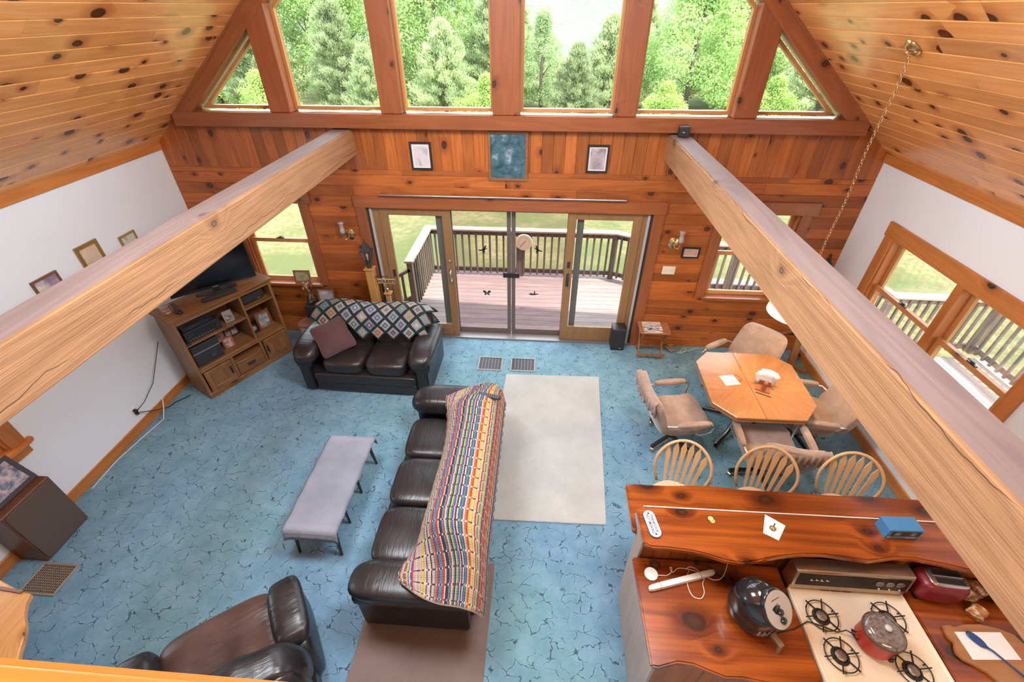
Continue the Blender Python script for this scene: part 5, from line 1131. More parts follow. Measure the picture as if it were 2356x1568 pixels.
# ---------------------------------------------------------------- bar stools
M_ash = wood('pale_ash', (.66, .42, .21), (.54, .31, .13), rough=.35, kdens=0, var=.03, axis='Z', grain=.7); M_seat = wood('pale_ash_seat', (.72, .54, .36), (.62, .42, .25), rough=.35, kdens=0, var=.02, grain=.6)
def stool(lab, x_, y_, rz):
    r = thing('bar_stool', lab, 'stool', (x_, y_, 0), rz, 'windsor bar stools at the counter')
    MB().lathe([(.17, .605), (.205, .612), (.212, .628), (.20, .642), (.12, .638), (.02, .634)], 28, sy=.95).build('seat', M_seat, r, smooth=50)
    for sx in (-1, 1):
        for sy in (-1, 1): MB().tube([(sx * .12, sy * .11, .61), (sx * .16, sy * .155, .35), (sx * .205, sy * .20, 0)], [.016, .02, .014], 8).build('leg', M_ash, r, smooth=50)
    for z_, k in ((.20, .185), (.33, .168)):
        for sy in (-1, 1): MB().tube([(-k, sy * k * .97, z_), (k, sy * k * .97, z_)], .011, 6).build('stretcher', M_ash, r, smooth=True)
    for sx in (-1, 1): MB().tube([(sx * .178, -.17, .26), (sx * .178, .17, .26)], .011, 6).build('stretcher', M_ash, r, smooth=True)
    bow = []
    for i in range(25):
        t = -1 + 2 * i / 24; a_ = t * PI / 2 * 1.06; xx = .232 * math.sin(a_) * (1 if abs(t) < .7 else 1); zz = .84 + .235 * math.cos(a_) if abs(t) < .943 else .84
        bow.append((xx, zz))
    pts = [(-.178, .625), (-.205, .70), (-.225, .78)] + [(.232 * math.sin(t), .84 + .245 * math.cos(t)) for t in [(-90 + 10 * i) * PI / 180 for i in range(19)]] + [(.225, .78), (.205, .70), (.178, .625)]
    def bp(xx, zz): return (xx, .135 + .05 * (1 - (xx / .235) ** 2) + (zz - .625) * .22, zz)
    MB().tube([bp(*p) for p in pts], .0135, 8).build('back_bow', M_ash, r, smooth=True)
    for i in range(6):
        u = (i - 2.5) / 2.5; xb, xt = u * .115, u * .158; zt = .84 + .245 * math.sqrt(max(0, 1 - (xt / .232) ** 2)) - .005; b = MB(); L = zt - .63; st = [(0, .007), (.12, .012), (.55, .016), (.80, .024), (.86, .019), (.93, .009), (1, .006)]; P0 = []
        vs = []; fs = []
        for t, hw_ in st:
            c_ = Vector(bp(xb + (xt - xb) * t, .63 + L * t)); vs += [c_ + Vector((-hw_, -.005, 0)), c_ + Vector((hw_, -.005, 0)), c_ + Vector((hw_, .005, 0)), c_ + Vector((-hw_, .005, 0))]
        for k in range(len(st) - 1):
            for q in range(4): fs.append((k * 4 + q, k * 4 + (q + 1) % 4, k * 4 + 4 + (q + 1) % 4, k * 4 + 4 + q))
        fs += [(3, 2, 1, 0), tuple(len(vs) - 4 + q for q in range(4))]; b.add(vs, fs).build('slat', M_ash, r)
    return r
stool('pale windsor bar stool at the open end of the counter', 1.69, -3.10, math.radians(-20)); stool('pale windsor bar stool in the middle of the three', 2.395, -3.12, math.radians(-20)); stool('pale windsor bar stool nearest the white wall', 3.085, -3.14, math.radians(-18))
# ---------------------------------------------------------------- pendant lamp
pl = thing('pendant_lamp', 'swag pendant lamp with brass canopy and long chain over the dining table', 'lamp', (2.955, -1.617, 0)); zt = zc(2.955)
b = MB(); b.T = Matrix.Translation((0, 0, zt - .004)) @ Matrix.Rotation(SL, 4, 'Y'); b.lathe([(.062, .0), (.066, -.006), (.058, -.022), (.03, -.034), (.012, -.04), (.01, -.055), (.002, -.06)], 24); b.build('canopy', M_brass, pl, smooth=50)
ln = MB(); N_ = 10; ring = [(.0085 * math.cos(2 * PI * i / N_), 0, .017 * math.sin(2 * PI * i / N_)) for i in range(N_)]; ln.tube(ring, .0022, 5, closed=True); lm = ln.mesh('chain_link', M_brass, smooth=True)
z_ = zt - .075; i = 0
while z_ > 1.96:
    o = link('chain_link', lm, pl, (-.035 * (1 if i < 0 else 0) + .006 * math.sin(i * .21), 0, z_), (0, 0, (i % 2) * PI / 2 + .4)); o.scale = (1.15, 1.15, 1.0); z_ -= .0265; i += 1
a = N('cream_glass_shade'); em = a.n('Emission', {0: (1.0, .80, .42), 1: .55}); df = a.n('BsdfDiffuse', {0: (.8, .66, .42)}); ms = a.n('AddShader', {0: em, 1: df}); a.t.links.new(ms.outputs[0], a.out.inputs[0])
MB().lathe([(.03, 1.92), (.045, 1.91), (.12, 1.87), (.20, 1.79), (.245, 1.69), (.25, 1.655), (.247, 1.655), (.24, 1.69), (.195, 1.785), (.115, 1.862)], 32).build('shade', a.m, pl, smooth=True); MB().lathe([(.02, 1.96), (.034, 1.945), (.034, 1.915), (.02, 1.90)], 16).build('shade_cap', M_brass, pl, smooth=True)
pb = bpy.data.lights.new('pendant_bulb', 'POINT'); pb.energy = 6; pb.color = (1, .75, .4); pb.shadow_soft_size = .04; pbo = bpy.data.objects.new('pendant_bulb', pb); COL.objects.link(pbo); pbo.location = (2.955, -1.617, 1.73)
# ---------------------------------------------------------------- things along the pine wall, right
sp_ = thing('bookshelf_speaker', 'small black speaker on the carpet beside the sliding door', 'speaker', (1.625, -.10, 0)); box('case', -.095, .095, -.07, .12, 0, .37, M_black, sp_, bevel=.004); box('grille', -.088, .088, -.078, -.07, .02, .36, M_blackmat, sp_, bevel=.006); box('badge', .02, .05, -.0795, -.078, .04, .05, plain('badge_grey', (.4, .4, .4), .4), sp_)
tr = thing('tray_table', 'folding wooden tray table under a photo book', 'table', (2.07, -.24, 0)); M_tray = wood('tray_wood', (.36, .15, .06), (.26, .10, .035), rough=.4, kdens=0, var=.05)
pts = [(-.19, -.15), (-.21, -.13), (-.21, .13), (-.19, .15), (.19, .15), (.21, .13), (.21, -.13), (.19, -.15)]; MB().prism(pts, .465, .485).build('tray', M_tray, tr, bevel=.005)
for x_ in (-.16, .16):
    for sg in (-1, 1): MB().bar((x_ + sg * .01, -sg * .11, .465), (x_ + sg * .01, sg * .11, .02), .018, .028).build('leg', M_tray, tr, bevel=.002)
box('crossbar', -.2, .2, -.13, -.105, .07, .11, M_tray, tr, bevel=.01, seg=2); box('crossbar', -.16, .16, .1, .12, .07, .10, M_tray, tr, bevel=.004)
r = thing('photo_book', 'glossy booklet with a black and white cover on the tray table', 'book', (2.04, -.25, .486), .02); box('pages', -.125, .125, -.12, .12, 0, .014, M_paper, r); 
a = N('booklet_cover'); v = a.n('SeparateXYZ', {0: a.co()}); nz = a.noise(a.mapv(a.co(), (1, 3, 1)), 12, 4); c = a.ramp(nz, [(.4, (.08, .07, .07)), (.5, (.45, .42, .42)), (.6, (.72, .70, .70))]); c = a.mix(a.mth('GREATER_THAN', v.outputs[1], .045), c, (.60, .50, .44)); box('cover', -.127, .127, -.122, .122, .014, .017, a.bsdf(c, .3), r)
b = MB()
for i in range(4): b.bar((-.07 + .025 * i, .07, .0175), (-.065 + .025 * i, .095, .0175), .003, .0006); b.bar((-.075 + .025 * i, .082, .0175), (-.055 + .025 * i, .08, .0175), .003, .0006)
b.build('cover_script', M_black, r)
r = thing('modem', 'grey network box tangled in cords on the carpet behind the tray table', 'modem', (2.42, -.10, 0), .5); o = box('case', -.06, .06, -.075, .075, .012, .04, plain('grey_plastic', (.22, .20, .19), .5), r, bevel=.006); MB().tube([(.0, .07, .04), (.02, .02, .075), (-.03, -.03, .07), (.0, .05, .06), (.04, .0, .08), (-.02, .06, .06)], .003, 5).build('cord_bundle', M_offw, r, smooth=True); box('foot', -.05, .05, -.06, .06, 0, .012, M_dark, r)
pts = [(2.5 + .10 * math.sin(t * .7) + .022 * t, -.12 - .07 * math.cos(t * .9), .006 + .02 * (math.sin(t * 1.7) > .8)) for t in range(0, 13)]
tag(MB().tube([tuple(cat(pts, i / 60)) for i in range(61)], .0035, 5).build('beige_cord', M_offw, smooth=True), 'loose beige cord coiled on the carpet by the pine wall', 'cord')
# wooden stand partly hidden behind the beam
r = thing('plant_stand', 'leaning wooden easel stand in the corner behind the dining chairs', 'stand', (4.02, -.42, 0)); M_es = wood('easel_wood', (.34, .16, .06), (.22, .09, .03), rough=.45, kdens=.1, var=.05, axis='Z')
MB().bar((-.02, .0, .0), (.03, .18, .62), .085, .03).build('leg', M_es, r); MB().bar((.16, -.1, .02), (-.02, .05, .02), .05, .04).build('foot', M_es, r); MB().bar((-.30, .34, .10), (-.24, .36, .34), .05, .02).build('leg', M_es, r); MB().bar((-.28, .34, .3), (.05, .2, .55), .04, .02).build('brace', M_es, r)
r = thing('iron_hook', 'black iron leaf hook on the pine wall near the corner', 'hook', (4.13, 0, 1.42)); MB().prism([(-.05, -.10), (.05, -.12), (.06, .0), (.02, .06), (.0, .15), (-.02, .05), (-.05, .0)], -.03, -.001, 'y').build('leaf', M_dark, r, bevel=.006); MB().tube([(0, -.02, -.08), (0, -.06, -.12), (0, -.07, -.09)], .006, 6).build('hook', M_dark, r)
# surround speaker on the right beam, against the wall
r = thing('surround_speaker', 'small black surround speaker sitting on the end of the right beam', 'speaker', (1.925, -.175, 2.948), -.12); MB().sup((0, .02, .055), (.058, .055, .055), 7, 8).build('case', M_black, r, smooth=40); MB().sup((0, -.035, .052), (.052, .012, .048), 7, 8).build('grille', M_blackmat, r, smooth=40); box('badge', -.02, .005, -.0485, -.046, .05, .056, plain('badge_silver', (.6, .6, .6), .4), r)
# ---------------------------------------------------------------- kitchen peninsula
M_ww = wood('whitewashed_panel', (.50, .42, .36), (.40, .32, .27), rough=.6, ks=2, kdens=.2, kr=.04, var=.03, axis='Z', knot=(.2, .15, .12))
def wavy(x0, x1, y, amp, seed, n=40, corner=.03):
    pts = []
    for i in range(n + 1):
        t = i / n; x_ = x0 + (x1 - x0) * t; pts.append((x_, y + amp * mnoise.noise((x_ * 1.9 + seed, seed * 3.1, 0)) * 1.6 * min(1, t * 6)))
    return pts
kn = thing('half_wall', 'pine half wall of the kitchen peninsula under the live-edge shelf', 'half wall', (2.74, -3.70, 0), kind='structure')
box('core', -1.50, 1.50, -.05, .06, 0, 1.185, M_trimZ, kn); box('end_panel', -1.515, -1.50, -.07, .07, 0, 1.185, M_ww, kn)
x_ = -1.5; rd = random.Random(8)
while x_ < 1.48:
    w = min(rd.choice((.085, .12, .135)), 1.5 - x_); o = link('plank', plank_mesh(1.185, w, .018, M_wall), kn, (x_ + w / 2, -.07, .5925)); o.rotation_euler = Matrix(((0, -1, 0), (0, 0, -1), (1, 0, 0))).to_euler(); x_ += w
# far seating slab
e1 = wavy(1.22, 4.2, -3.225, .018, 2.0); poly = [(1.195, -3.62), (1.192, -3.26), (1.205, -3.235)] + e1[1:] + [(4.2, -3.64), (1.205, -3.64)]
tag(MB().prism([(p - 2.7, q + 3.4) for p, q in poly], .955, 1.0).build('bar_counter', M_slab, None, (2.7, -3.4, 0), bevel=.008, seg=2), 'lower glossy live-edge pine bar counter on the stool side', 'counter')
# raised shelf with wavy kitchen edge
we = [(1.195, -3.86), (1.235, -3.885), (1.35, -3.885), (1.50, -3.895), (1.60, -3.915), (1.70, -3.945), (1.80, -3.955), (1.90, -3.935), (2.05, -3.895), (2.2, -3.87), (2.35, -3.862), (2.5, -3.875), (2.62, -3.885), (2.70, -3.87), (2.80, -3.85), (2.92, -3.85), (3.05, -3.87), (3.2, -3.90), (3.4, -3.93), (3.7, -3.94), (4.2, -3.93)]
poly = [(1.20, -3.60), (1.185, -3.62)] + we + [(4.2, -3.57), (1.24, -3.588)]
rsh = tag(MB().prism([(p - 2.7, q + 3.7) for p, q in poly], 1.188, 1.235).build('raised_shelf', M_slab, None, (2.7, -3.7, 0), bevel=.010, seg=2, smooth=50), 'upper glossy live-edge pine shelf above the stove', 'shelf')
MB().bar((-1.46, .1155, .0), (1.5, .1335, .0), .006, .05).build('edge_banding', M_whitepl, rsh, (0, 0, 1.211))
# base cabinets and counters
bc = thing('base_cabinet', 'base cabinet with pale end panel left of the stove', 'cabinet', (1.70, -4.1, 0)); box('carcass', -.46, .47, -.30, .325, 0, .87, M_trimZ, bc); box('end_panel', -.478, -.46, -.335, .325, 0, .88, M_ww, bc)
x_ = -.455
for w in (.30, .30, .315): link('plank', plank_mesh(.84, w, .018, M_wall), bc, (x_ + w / 2, -.32, .44)).rotation_euler = Matrix(((0, -1, 0), (0, 0, -1), (1, 0, 0))).to_euler(); x_ += w
fe = [(1.195, -4.455), (1.24, -4.46), (1.29, -4.445), (1.36, -4.425), (1.45, -4.43), (1.54, -4.46), (1.62, -4.485), (1.72, -4.48), (1.84, -4.495), (1.96, -4.50), (2.08, -4.49), (2.18, -4.47)]
poly = fe + [(2.19, -4.44), (2.19, -3.79), (1.18, -3.79)]
tag(MB().prism([(p - 1.7, q + 4.1) for p, q in poly], .877, .92).build('counter_slab', M_slab, None, (1.7, -4.1, 0), bevel=.010, seg=2, smooth=50), 'glossy live-edge pine counter slab left of the stove', 'counter')
bc = thing('base_cabinet', 'base cabinet right of the stove', 'cabinet', (3.62, -4.1, 0)); box('carcass', -.65, .6, -.32, .325, 0, .87, M_trimZ, bc); box('face', -.65, .6, -.34, -.32, .02, .86, M_trimZ, bc)
tag(MB().prism([(-.665, -.40), (.6, -.40), (.6, .32), (-.665, .32)], .877, .92).build('counter_slab', M_slab, None, (3.63, -4.11, 0), bevel=.008, seg=2), 'red-brown pine counter slab right of the stove', 'counter')
# ---------------------------------------------------------------- stove
M_enam = plain('almond_enamel', (.78, .66, .50), .22, var=.03, nscale=4, Coat_Weight=.5); M_iron = plain('cast_iron', (.018, .017, .017), .55)
sv = thing('gas_stove', 'almond enamel gas stove with four burner grates', 'stove', (2.575, -4.22, 0))
box('body', -.37, .37, -.30, .30, 0, .875, M_enam, sv, bevel=.005); MB().box(-.375, .375, -.335, .305, .875, .915).build('cooktop', M_enam, sv, bevel=.01, seg=2)
for a0, a1, c0, c1 in ((-.375, -.355, -.335, .305), (.355, .375, -.335, .305), (-.355, .355, -.335, -.315), (-.355, .355, .285, .305)): box('cooktop_rim', a0, a1, c0, c1, .913, .922, M_enam, sv, bevel=.003)
M_bs = plain('brushed_bronze_steel', (.50, .38, .28), .3, .9)
bg = MB().prism([(.285, .90), (.285, .925), (.292, .955), (.282, .965), (.300, 1.105), (.306, 1.12), (.392, 1.12), (.392, .90)], -.375, .375, 'x').build('backguard', M_bs, sv, bevel=.004)
MB().add([(-.35, .2815, .978), (.355, .2815, .978), (.355, .2955, 1.092), (-.35, .2955, 1.092)], [(0, 1, 2, 3)]).build('glass_panel', plain('dark_glass', (.018, .012, .010), .35, Specular_IOR_Level=.2), bg)
b = MB()
for i in range(4): b.box(-.27 + i * .033, -.25 + i * .033, .284, .2865, 1.032 + .004 * (i % 2), 1.036 + .004 * (i % 2)); b.box(-.268 + i * .033, -.264 + i * .033, .284, .2875, 1.036, 1.05)
b.build('clock_digits', plain('pale_digits', (.75, .7, .65), .5), bg)
for i, x_ in enumerate((.17, .235, .30)):
    b = MB(); b.T = Matrix.Rotation(PI / 2, 4, 'X'); b.lathe([(.026, -.291), (.026, -.284)], 20, x_, 1.04); b.build('timer_dial', plain('dial_grey', (.14, .11, .10), .4), bg); MB().sup((x_ + .01, .280, .995), (.006, .006, .006), 2, 4).build('dial_knob', M_whitepl, bg, smooth=True)
for i in range(3): box('vent_slot', -.16 + i * .07, -.10 + i * .07, .282, .2865, .908, .918, M_black, sv)
def burner(x_, y_):
    g = thing('burner', None, None); g.parent = sv; g.location = (x_, y_, .915)
    MB().lathe([(.052, .001), (.052, .004), (.038, .008), (.036, .003)], 24).build('drip_bowl', M_iron, g, smooth=40); MB().lathe([(.03, .003), (.032, .014), (.024, .02), (.006, .022)], 18).build('burner_cap', plain('burner_grey', (.30, .25, .22), .35, .7), g, smooth=50)
    b = MB(); b.tube([(.092 * math.cos(t * PI / 16), .092 * math.sin(t * PI / 16), .02) for t in range(32)], .0038, 6, closed=True)
    for k in range(6): t = k * PI / 3 + .15; b.bar((.036 * math.cos(t), .036 * math.sin(t), .024), (.108 * math.cos(t), .108 * math.sin(t), .024), .006, .009)
    for k in range(3): t = k * 2 * PI / 3 + .4; b.bar((.09 * math.cos(t), .09 * math.sin(t), .0), (.09 * math.cos(t), .09 * math.sin(t), .02), .006, .006)
    b.build('grate', M_iron, g, smooth=40)
for x_, y_ in ((-.235, .115), (-.225, -.105), (.185, .13), (.165, -.155)): burner(x_, y_)
# slow cooker
sc = thing('slow_cooker', 'red slow cooker with domed glass lid on the stove', 'slow cooker', (2.565, -4.245, .945)); M_red = plain('red_enamel', (.46, .016, .008), .35, var=.08, nscale=8)
MB().lathe([(.085, .0), (.098, .006), (.103, .02), (.104, .125), (.108, .135), (.108, .142)], 36).build('body', M_red, sc, smooth=50); MB().lathe([(.108, .140), (.113, .145), (.113, .156), (.106, .160)], 36).build('rim', plain('brown_crock_rim', (.10, .045, .025), .25), sc, smooth=50)
a = N('lid_glass'); nz = a.noise(a.co(), 60, 3); M_lid = a.bsdf(a.ramp(nz, [(.35, (.10, .075, .065)), (.6, (.20, .17, .16))]), .10, Coat_Weight=1.0)
MB().lathe([(.108, .157), (.104, .166), (.085, .178), (.055, .187), (.02, .19)], 36).build('lid', M_lid, sc, smooth=True); MB().lathe([(.012, .188), (.01, .196), (.02, .204), (.018, .214), (.004, .217)], 18).build('lid_knob', plain('clear_knob', (.55, .52, .5), .1), sc, smooth=True)
box('label_plate', -.02, .02, -.004, .004, -.016, .016, M_black, sc).matrix_basis = Matrix.Rotation(math.radians(205), 4, 'Z') @ Matrix.Translation((0, -.0, 0)) @ Matrix.Translation((.0, .103, .075)); MB().sup((.045, -.098, .022), (.014, .014, .014), 3, 5).build('control_knob', M_black, sc, smooth=True)
MB().tube([(-.10, .02, .03), (-.14, .045, .03), (-.17, .05, -.02), (-.25, .08, -.018), (-.33, .10, -.018), (-.43, .05, -.02), (-.55, .02, -.025)], .004, 6).build('cord', M_iron, sc, smooth=True); MB().tube([(-.092, .035, .035), (-.112, .045, .045), (-.12, .02, .04), (-.104, -.01, .035)], .006, 6).build('handle', M_black, sc, smooth=True)
MB().lathe([(.07, -.028), (.075, -.02), (.08, .0)], 24).build('foot_ring', M_iron, sc)
# air fryer
af = thing('air_fryer', 'black egg-shaped air fryer with silver slanted control panel', 'air fryer', (1.875, -4.13, .921), math.radians(28)); M_afb = plain('glossy_black', (.014, .014, .017), .12, Coat_Weight=.5)
prof = [(.095, 0), (.115, .01), (.132, .06), (.140, .13), (.136, .20), (.118, .26), (.085, .30), (.045, .322), (.01, .328)]
MB().lathe(prof, 36, sy=1.08).build('body', M_afb, af, smooth=True)
b = MB(); b.T = Matrix.Translation((.014, -.082, .268)) @ Matrix.Rotation(math.radians(42), 4, 'X'); b.lathe([(.100, -.03), (.104, .012), (.100, .022), (.096, .024)], 36, sy=1.15); b.build('panel_ring', M_afb, af, smooth=50)
b = MB(); b.T = Matrix.Translation((.014, -.082, .268)) @ Matrix.Rotation(math.radians(42), 4, 'X'); b.lathe([(.094, .0235), (.094, .026)], 36, sy=1.15); o = b.build('control_panel', plain('brushed_silver', (.50, .42, .38), .45, .35), af)
for yy in (-.015, -.063):
    b = MB(); b.T = Matrix.Translation((.014, -.082, .268)) @ Matrix.Rotation(math.radians(42), 4, 'X'); b.lathe([(.02, .026), (.0205, .036), (.015, .04), (.003, .0405)], 20, 0, yy); b.build('dial', M_afb, af, smooth=45)
b = MB(); b.T = Matrix.Translation((.014, -.082, .268)) @ Matrix.Rotation(math.radians(42), 4, 'X'); b.box(-.03, .03, .058, .062, .0262, .0268); b.box(-.006, -.002, .028, .036, .0262, .0268); b.box(.003, .007, .028, .036, .0262, .0268); b.build('panel_print', M_dark, af)
b = MB(); rd = random.Random(5)
for i in range(3):
    for j in range(3):
        t = math.radians(-128 + i * 11); z_ = .085 + j * .016; rr_ = .139; b.box(rr_ * math.cos(t) - .008, rr_ * math.cos(t) + .008, rr_ * 1.08 * math.sin(t) - .003, rr_ * 1.08 * math.sin(t) + .001, z_, z_ + .007)
b.build('icons', plain('icon_grey', (.35, .35, .36), .5), af)
MB().bar((.0, -.14, .075), (.0, -.215, .075), .032, .026).bar((.0, -.215, .084), (.0, -.225, .0), .034, .018, up=(0, 1, 0)).build('basket_handle', plain('handle_steel', (.40, .33, .29), .3, .8), af, bevel=.003); MB().lathe([(.136, .06), (.142, .064), (.143, .115), (.141, .12)], 36, sy=1.08).build('basket_band', M_afb, af, smooth=45)
# toaster
ts = thing('toaster', 'dark red two-slot toaster with steel top beside the stove', 'toaster', (3.135, -3.90, .921), math.radians(-4)); M_tr = plain('dark_red_enamel', (.17, .009, .016), .35, var=.06)
MB().sup((0, 0, .10), (.145, .085, .095), 4.2, 12).build('body', M_tr, ts, smooth=True); MB().sup((.012, 0, .187), (.115, .062, .012), 5, 10).build('top_plate', plain('toaster_steel', (.55, .50, .46), .25, .9), ts, smooth=40)
for y_ in (-.03, .026): box('slot', -.07, .10, y_ - .017, y_ + .017, .190, .2005, M_black, ts)
for y_ in (-.03, .026): MB().box(-.074, .104, y_ + .015, y_ + .019, .195, .203).box(-.074, .104, y_ - .019, y_ - .015, .195, .203).build('slot_rim', M_chrome, ts)
box('lever', .142, .165, -.02, .02, .11, .125, M_black, ts, bevel=.004)
for x_ in (-.1, .1): box('foot', x_ - .02, x_ + .02, -.06, .06, 0, .012, M_black, ts)
# bread bags behind the toaster
for i, (lab, x_, y_, cols) in enumerate((('crinkled brown bread bag right of the toaster', 3.36, -3.90, [(.10, .04, .02), (.30, .12, .05), (.55, .45, .35)]), ('small orange snack bag in front of the bread bag', 3.33, -4.03, [(.35, .08, .03), (.40, .20, .05), (.65, .60, .55)]))):
    a = N('bag_print'); nz = a.noise(a.co(), 26, 3); m_ = a.bsdf(a.ramp(nz, [(.38, cols[0]), (.5, cols[1]), (.64, cols[2])]), .25)
    tag(MB().sup((0, 0, .055 - .02 * i), (.085 - .03 * i, .06 - .015 * i, .055 - .02 * i), 3, 10, fn=lambda w, p: (w.x + .008 * math.sin(w.z * 90), w.y + .008 * math.sin(w.x * 70), max(.002, w.z + .01 * math.sin(w.x * 60 + w.y * 50)))).build('snack_bag', m_, None, (x_, y_, .921), (0, 0, .3), smooth=True), lab, 'bag')
# cutting board, paper, spoon
cb = [(-.17, .10), (-.13, .105), (-.115, .085), (-.06, .115), (.03, .13), (.13, .125), (.21, .10), (.24, .05), (.25, -.02), (.24, -.12), (.19, -.15), (.19, -.21), (.10, -.22), (.075, -.20), (.07, -.16), (.0, -.135), (-.09, -.125), (-.14, -.10), (-.165, -.06), (-.15, -.03), (-.185, .03), (-.165, .06)]
cb = [(-.17, .125), (-.125, .13), (-.10, .12), (-.03, .14), (.07, .148), (.17, .13), (.24, .10), (.26, .05), (.265, -.15), (.12, -.15), (.105, -.19), (.10, -.25), (.02, -.27), (-.03, -.20), (-.08, -.125), (-.13, -.09), (-.175, -.065), (-.195, -.03), (-.185, .0), (-.165, .03), (-.185, .06)]
o = tag(MB().prism(cb, 0, .02).build('cutting_board', wood('board_maple', (.42, .20, .08), (.30, .12, .04), rough=.45, kdens=0, var=.02), None, (3.24, -4.24, .921), bevel=.004, seg=2), 'wooden cutting board with shaped edge right of the stove', 'cutting board')
tag(MB().prism([(-.155, .075), (.13, .085), (.135, -.062), (-.155, -.075)], 0, .002).build('paper_sheet', M_paper, None, (3.272, -4.222, .942), (0, 0, .02)), 'white paper sheet on the cutting board', 'paper')
sp_ = thing('serving_spoon', 'dark blue plastic serving spoon lying on the paper', 'spoon', (3.21, -4.19, .945), math.radians(-54)); M_bl = plain('blue_plastic', (.02, .06, .20), .3)
MB().sup((0, 0, .010), (.052, .026, .013), 2.4, 10, fn=lambda w, p: (w.x, w.y, w.z - .007 * (1 - p[0] ** 2) * (1 - p[1] ** 2) * (p[2] > 0))).build('bowl', M_bl, sp_, smooth=True); MB().tube([(.045, 0, .010), (.08, 0, .018), (.16, 0, .014), (.22, 0, .01), (.26, .012, .008), (.285, .006, .007), (.285, -.006, .007), (.26, -.012, .008), (.225, 0, .009)], [.008, .0055, .0055, .006, .004, .004, .004, .004, .004], 8).build('handle', M_bl, sp_, smooth=True)
# things on the shelf
pq = thing('no_smoking_plaque', 'white oval plaque reading thanks for not smoking on the shelf end', 'plaque', (1.272, -3.725, 1.236), math.radians(-80)); n = 12; st = [(.062 + .04 * math.cos(-PI / 2 + PI * i / n), .04 * math.sin(-PI / 2 + PI * i / n)) for i in range(n + 1)] + [(-.062 + .04 * math.cos(PI / 2 + PI * i / n), .04 * math.sin(PI / 2 + PI * i / n)) for i in range(n + 1)]
MB().prism(st, 0, .010).build('backing', plain('navy_backing', (.05, .06, .12), .5), pq); MB().prism([(p * .97, q * .97) for p, q in st], .010, .012).build('face', plain('plaque_white', (.72, .70, .74), .4), pq)
def text(body, size, m, parent, loc, rot=(0, 0, 0), name='lettering', sx=1.0, off=0.0):
    tx = bpy.data.curves.new('t', 'FONT'); tx.body = body; tx.size = size; tx.extrude = .0004; tx.align_x = 'CENTER'; tx.align_y = 'CENTER'; tx.offset = off
    to = bpy.data.objects.new('tmp', tx); COL.objects.link(to); dg = bpy.context.evaluated_depsgraph_get(); tm = bpy.data.meshes.new_from_object(to.evaluated_get(dg)); bpy.data.objects.remove(to); tm.materials.clear(); tm.materials.append(m)
    o = link(name, tm, parent, loc, rot); o.scale = (sx, 1, 1); return o
M_ink = plain('navy_ink', (.03, .03, .08), .6)
text('THANKS FOR', .026, M_ink, pq, (0, .013, .0125), sx=.85, off=.0005); text('NOT SMOKING', .026, M_ink, pq, (0, -.014, .0125), sx=.80, off=.0005)
for sg in (-1, 1): MB().prism([(sg * .085, 0), (sg * .078, .010), (sg * .072, .003), (sg * .066, 0), (sg * .072, -.003), (sg * .078, -.010)], .012, .0128).build('ornament', M_ink, pq)
M_ybut = plain('cream_yellow_disc', (.78, .62, .24), .4)
tag(MB().lathe([(.017, 0), (.018, .002), (.017, .005)], 24).build('wooden_disc', plain('tan_disc', (.55, .36, .14), .5), None, (1.692, -3.672, 1.236)), 'tan round disc under the yellow disc on the shelf', 'disc'); tag(MB().lathe([(.017, 0), (.018, .002), (.016, .005)], 24).build('yellow_disc', M_ybut, None, (1.683, -3.658, 1.2415)), 'pale yellow round disc on the shelf', 'disc')
tag(MB().prism([(-.065, -.04), (.02, -.085), (.105, .03), (-.005, .105)], 0, .0015).build('paper_card', M_paper, None, (2.075, -3.70, 1.236), (0, 0, math.radians(-2))), 'white paper napkin lying on the shelf', 'paper')
r = thing('brass_bell', 'tiny brass bell standing on the white paper', 'bell', (2.085, -3.70, 1.2378)); MB().lathe([(.022, 0), (.021, .004), (.013, .012), (.007, .018), (.004, .022)], 18).build('bell', plain('aged_brass', (.40, .30, .16), .35, .9), r, smooth=50); MB().tube([(0, 0, .02), (.002, .008, .045)], [.003, .005], 6).build('handle', M_dark, r, smooth=True)
# blue boxed radio
bx_ = thing('blue_radio', 'small blue box clock radio with two dials on the shelf', 'radio', (2.905, -3.665, 1.236), math.radians(2)); M_blue = plain('blue_card', (.055, .21, .42), .5, var=.04)
MB().box(-.11, .11, -.052, .052, 0, .095).build('box', M_blue, bx_, bevel=.002); box('window', -.085, .10, -.0535, -.051, .03, .078, plain('dark_window', (.02, .022, .03), .15), bx_)
for x_ in (-.045, .055):
    b = MB(); b.T = Matrix.Rotation(PI / 2, 4, 'X'); b.lathe([(.026, .0535), (.026, .0545)], 24, x_, .053); b.build('dial', plain('dial_dark', (.09, .09, .10), .3), bx_); text('047' if x_ < 0 else '06', .018, plain('dial_white', (.6, .6, .6), .5), bx_, (x_, -.0552, .053), (PI / 2, 0, 0), name='dial_number')
text('gpo', .014, M_paper, bx_, (-.085, -.0525, .015), (PI / 2, 0, 0), name='maker_print'); text('Classic retro', .012, M_paper, bx_, (.055, -.0525, .013), (PI / 2, 0, 0), name='box_print')
tag(box('clipboard', 1.225, 1.455, -3.635, -3.50, 1.0005, 1.012, plain('slate_blue_folder', (.16, .20, .28), .5), bevel=.002), 'slate blue folder lying on the bar counter behind the shelf', 'folder')
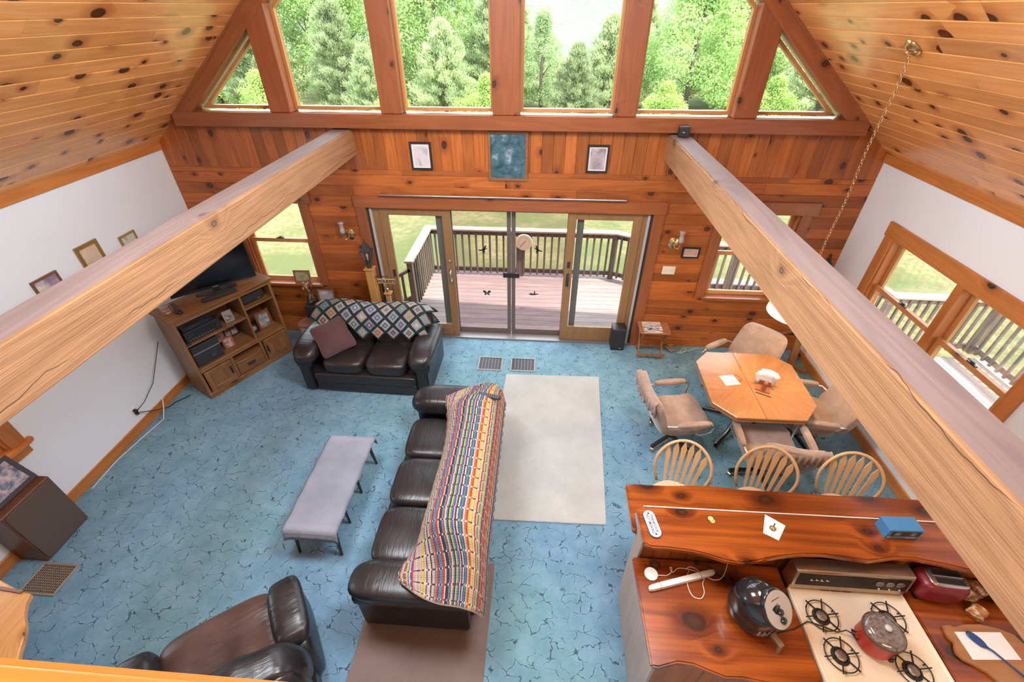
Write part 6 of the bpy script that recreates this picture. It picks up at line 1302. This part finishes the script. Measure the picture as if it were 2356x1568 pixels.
# things on the left counter
r = thing('charging_puck', 'white round charging puck on the counter corner', 'charger', (1.29, -3.91, .921)); MB().lathe([(.043, 0), (.046, .004), (.045, .012), (.04, .0135), (.005, .0135)], 32).build('disc', M_whitepl, r, smooth=50)
pts = [(.043, -.005, .006), (.075, -.004, .006), (.11, .0, .005), (.14, .02, .012), (.135, .045, .02), (.15, .05, .014), (.15, .02, .01), (.20, .055, .005), (.28, .05, .005), (.36, .02, .005), (.42, -.01, .005), (.48, .005, .01), (.52, .06, .04), (.53, .10, .09)]
MB().tube([tuple(cat(pts, i / 70)) for i in range(71)], .0026, 6).build('cable', M_whitepl, r, smooth=True)
pts = [(.27, .045, .005), (.245, .0, .005), (.235, -.06, .005), (.25, -.125, .005), (.30, -.14, .005), (.335, -.10, .005), (.34, -.04, .005), (.36, .0, .005), (.33, .05, .005), (.28, .07, .005), (.25, .05, .005)]
MB().tube([tuple(cat(pts, i / 60)) for i in range(61)], .0026, 6).build('cable', M_whitepl, r, smooth=True)
hi = thing('flat_iron', 'slim white hair straightener with gold bands on the counter', 'hair iron', (1.49, -3.945, .921), math.radians(17)); 
for nm, z_ in (('lower_arm', .011), ('upper_arm', .029)): MB().sup((0, 0, z_), (.245, .0185, .010), 6, 10).build(nm, M_whitepl, hi, smooth=40)
for x_ in (-.165, .135): box('band', x_ - .002, x_ + .002, -.0195, .0195, .002, .0405, plain('rose_gold', (.45, .22, .12), .3, .6), hi, bevel=.001)
ot = thing('counter_outlet', 'white outlet with plugged chargers under the shelf', 'outlet', (1.835, -3.772, 1.04)); box('plate', -.04, .04, -.004, .0, -.06, .06, M_whitepl, ot, bevel=.002); box('charger_block', -.022, .012, -.045, -.004, -.032, .005, M_whitepl, ot, bevel=.004); box('plug', .012, .034, -.035, -.004, .0, .025, M_black, ot, bevel=.004); MB().tube([(.022, -.03, .0), (.03, -.05, -.05), (.05, -.10, -.11), (.06, -.2, -.115)], .003, 5).build('cord', M_iron, ot, smooth=True)
o = MB().tube([(-.03, .01, .006), (0, 0, .012), (.05, -.01, .006), (.10, -.06, .005), (.16, -.08, .005)], .004, 6).box(-.045, -.02, -.002, .018, .002, .02).build('loose_plug', M_iron, None, (1.66, -3.82, .921), smooth=40); tag(o, 'loose black plug and cord at the back of the counter', 'plug')
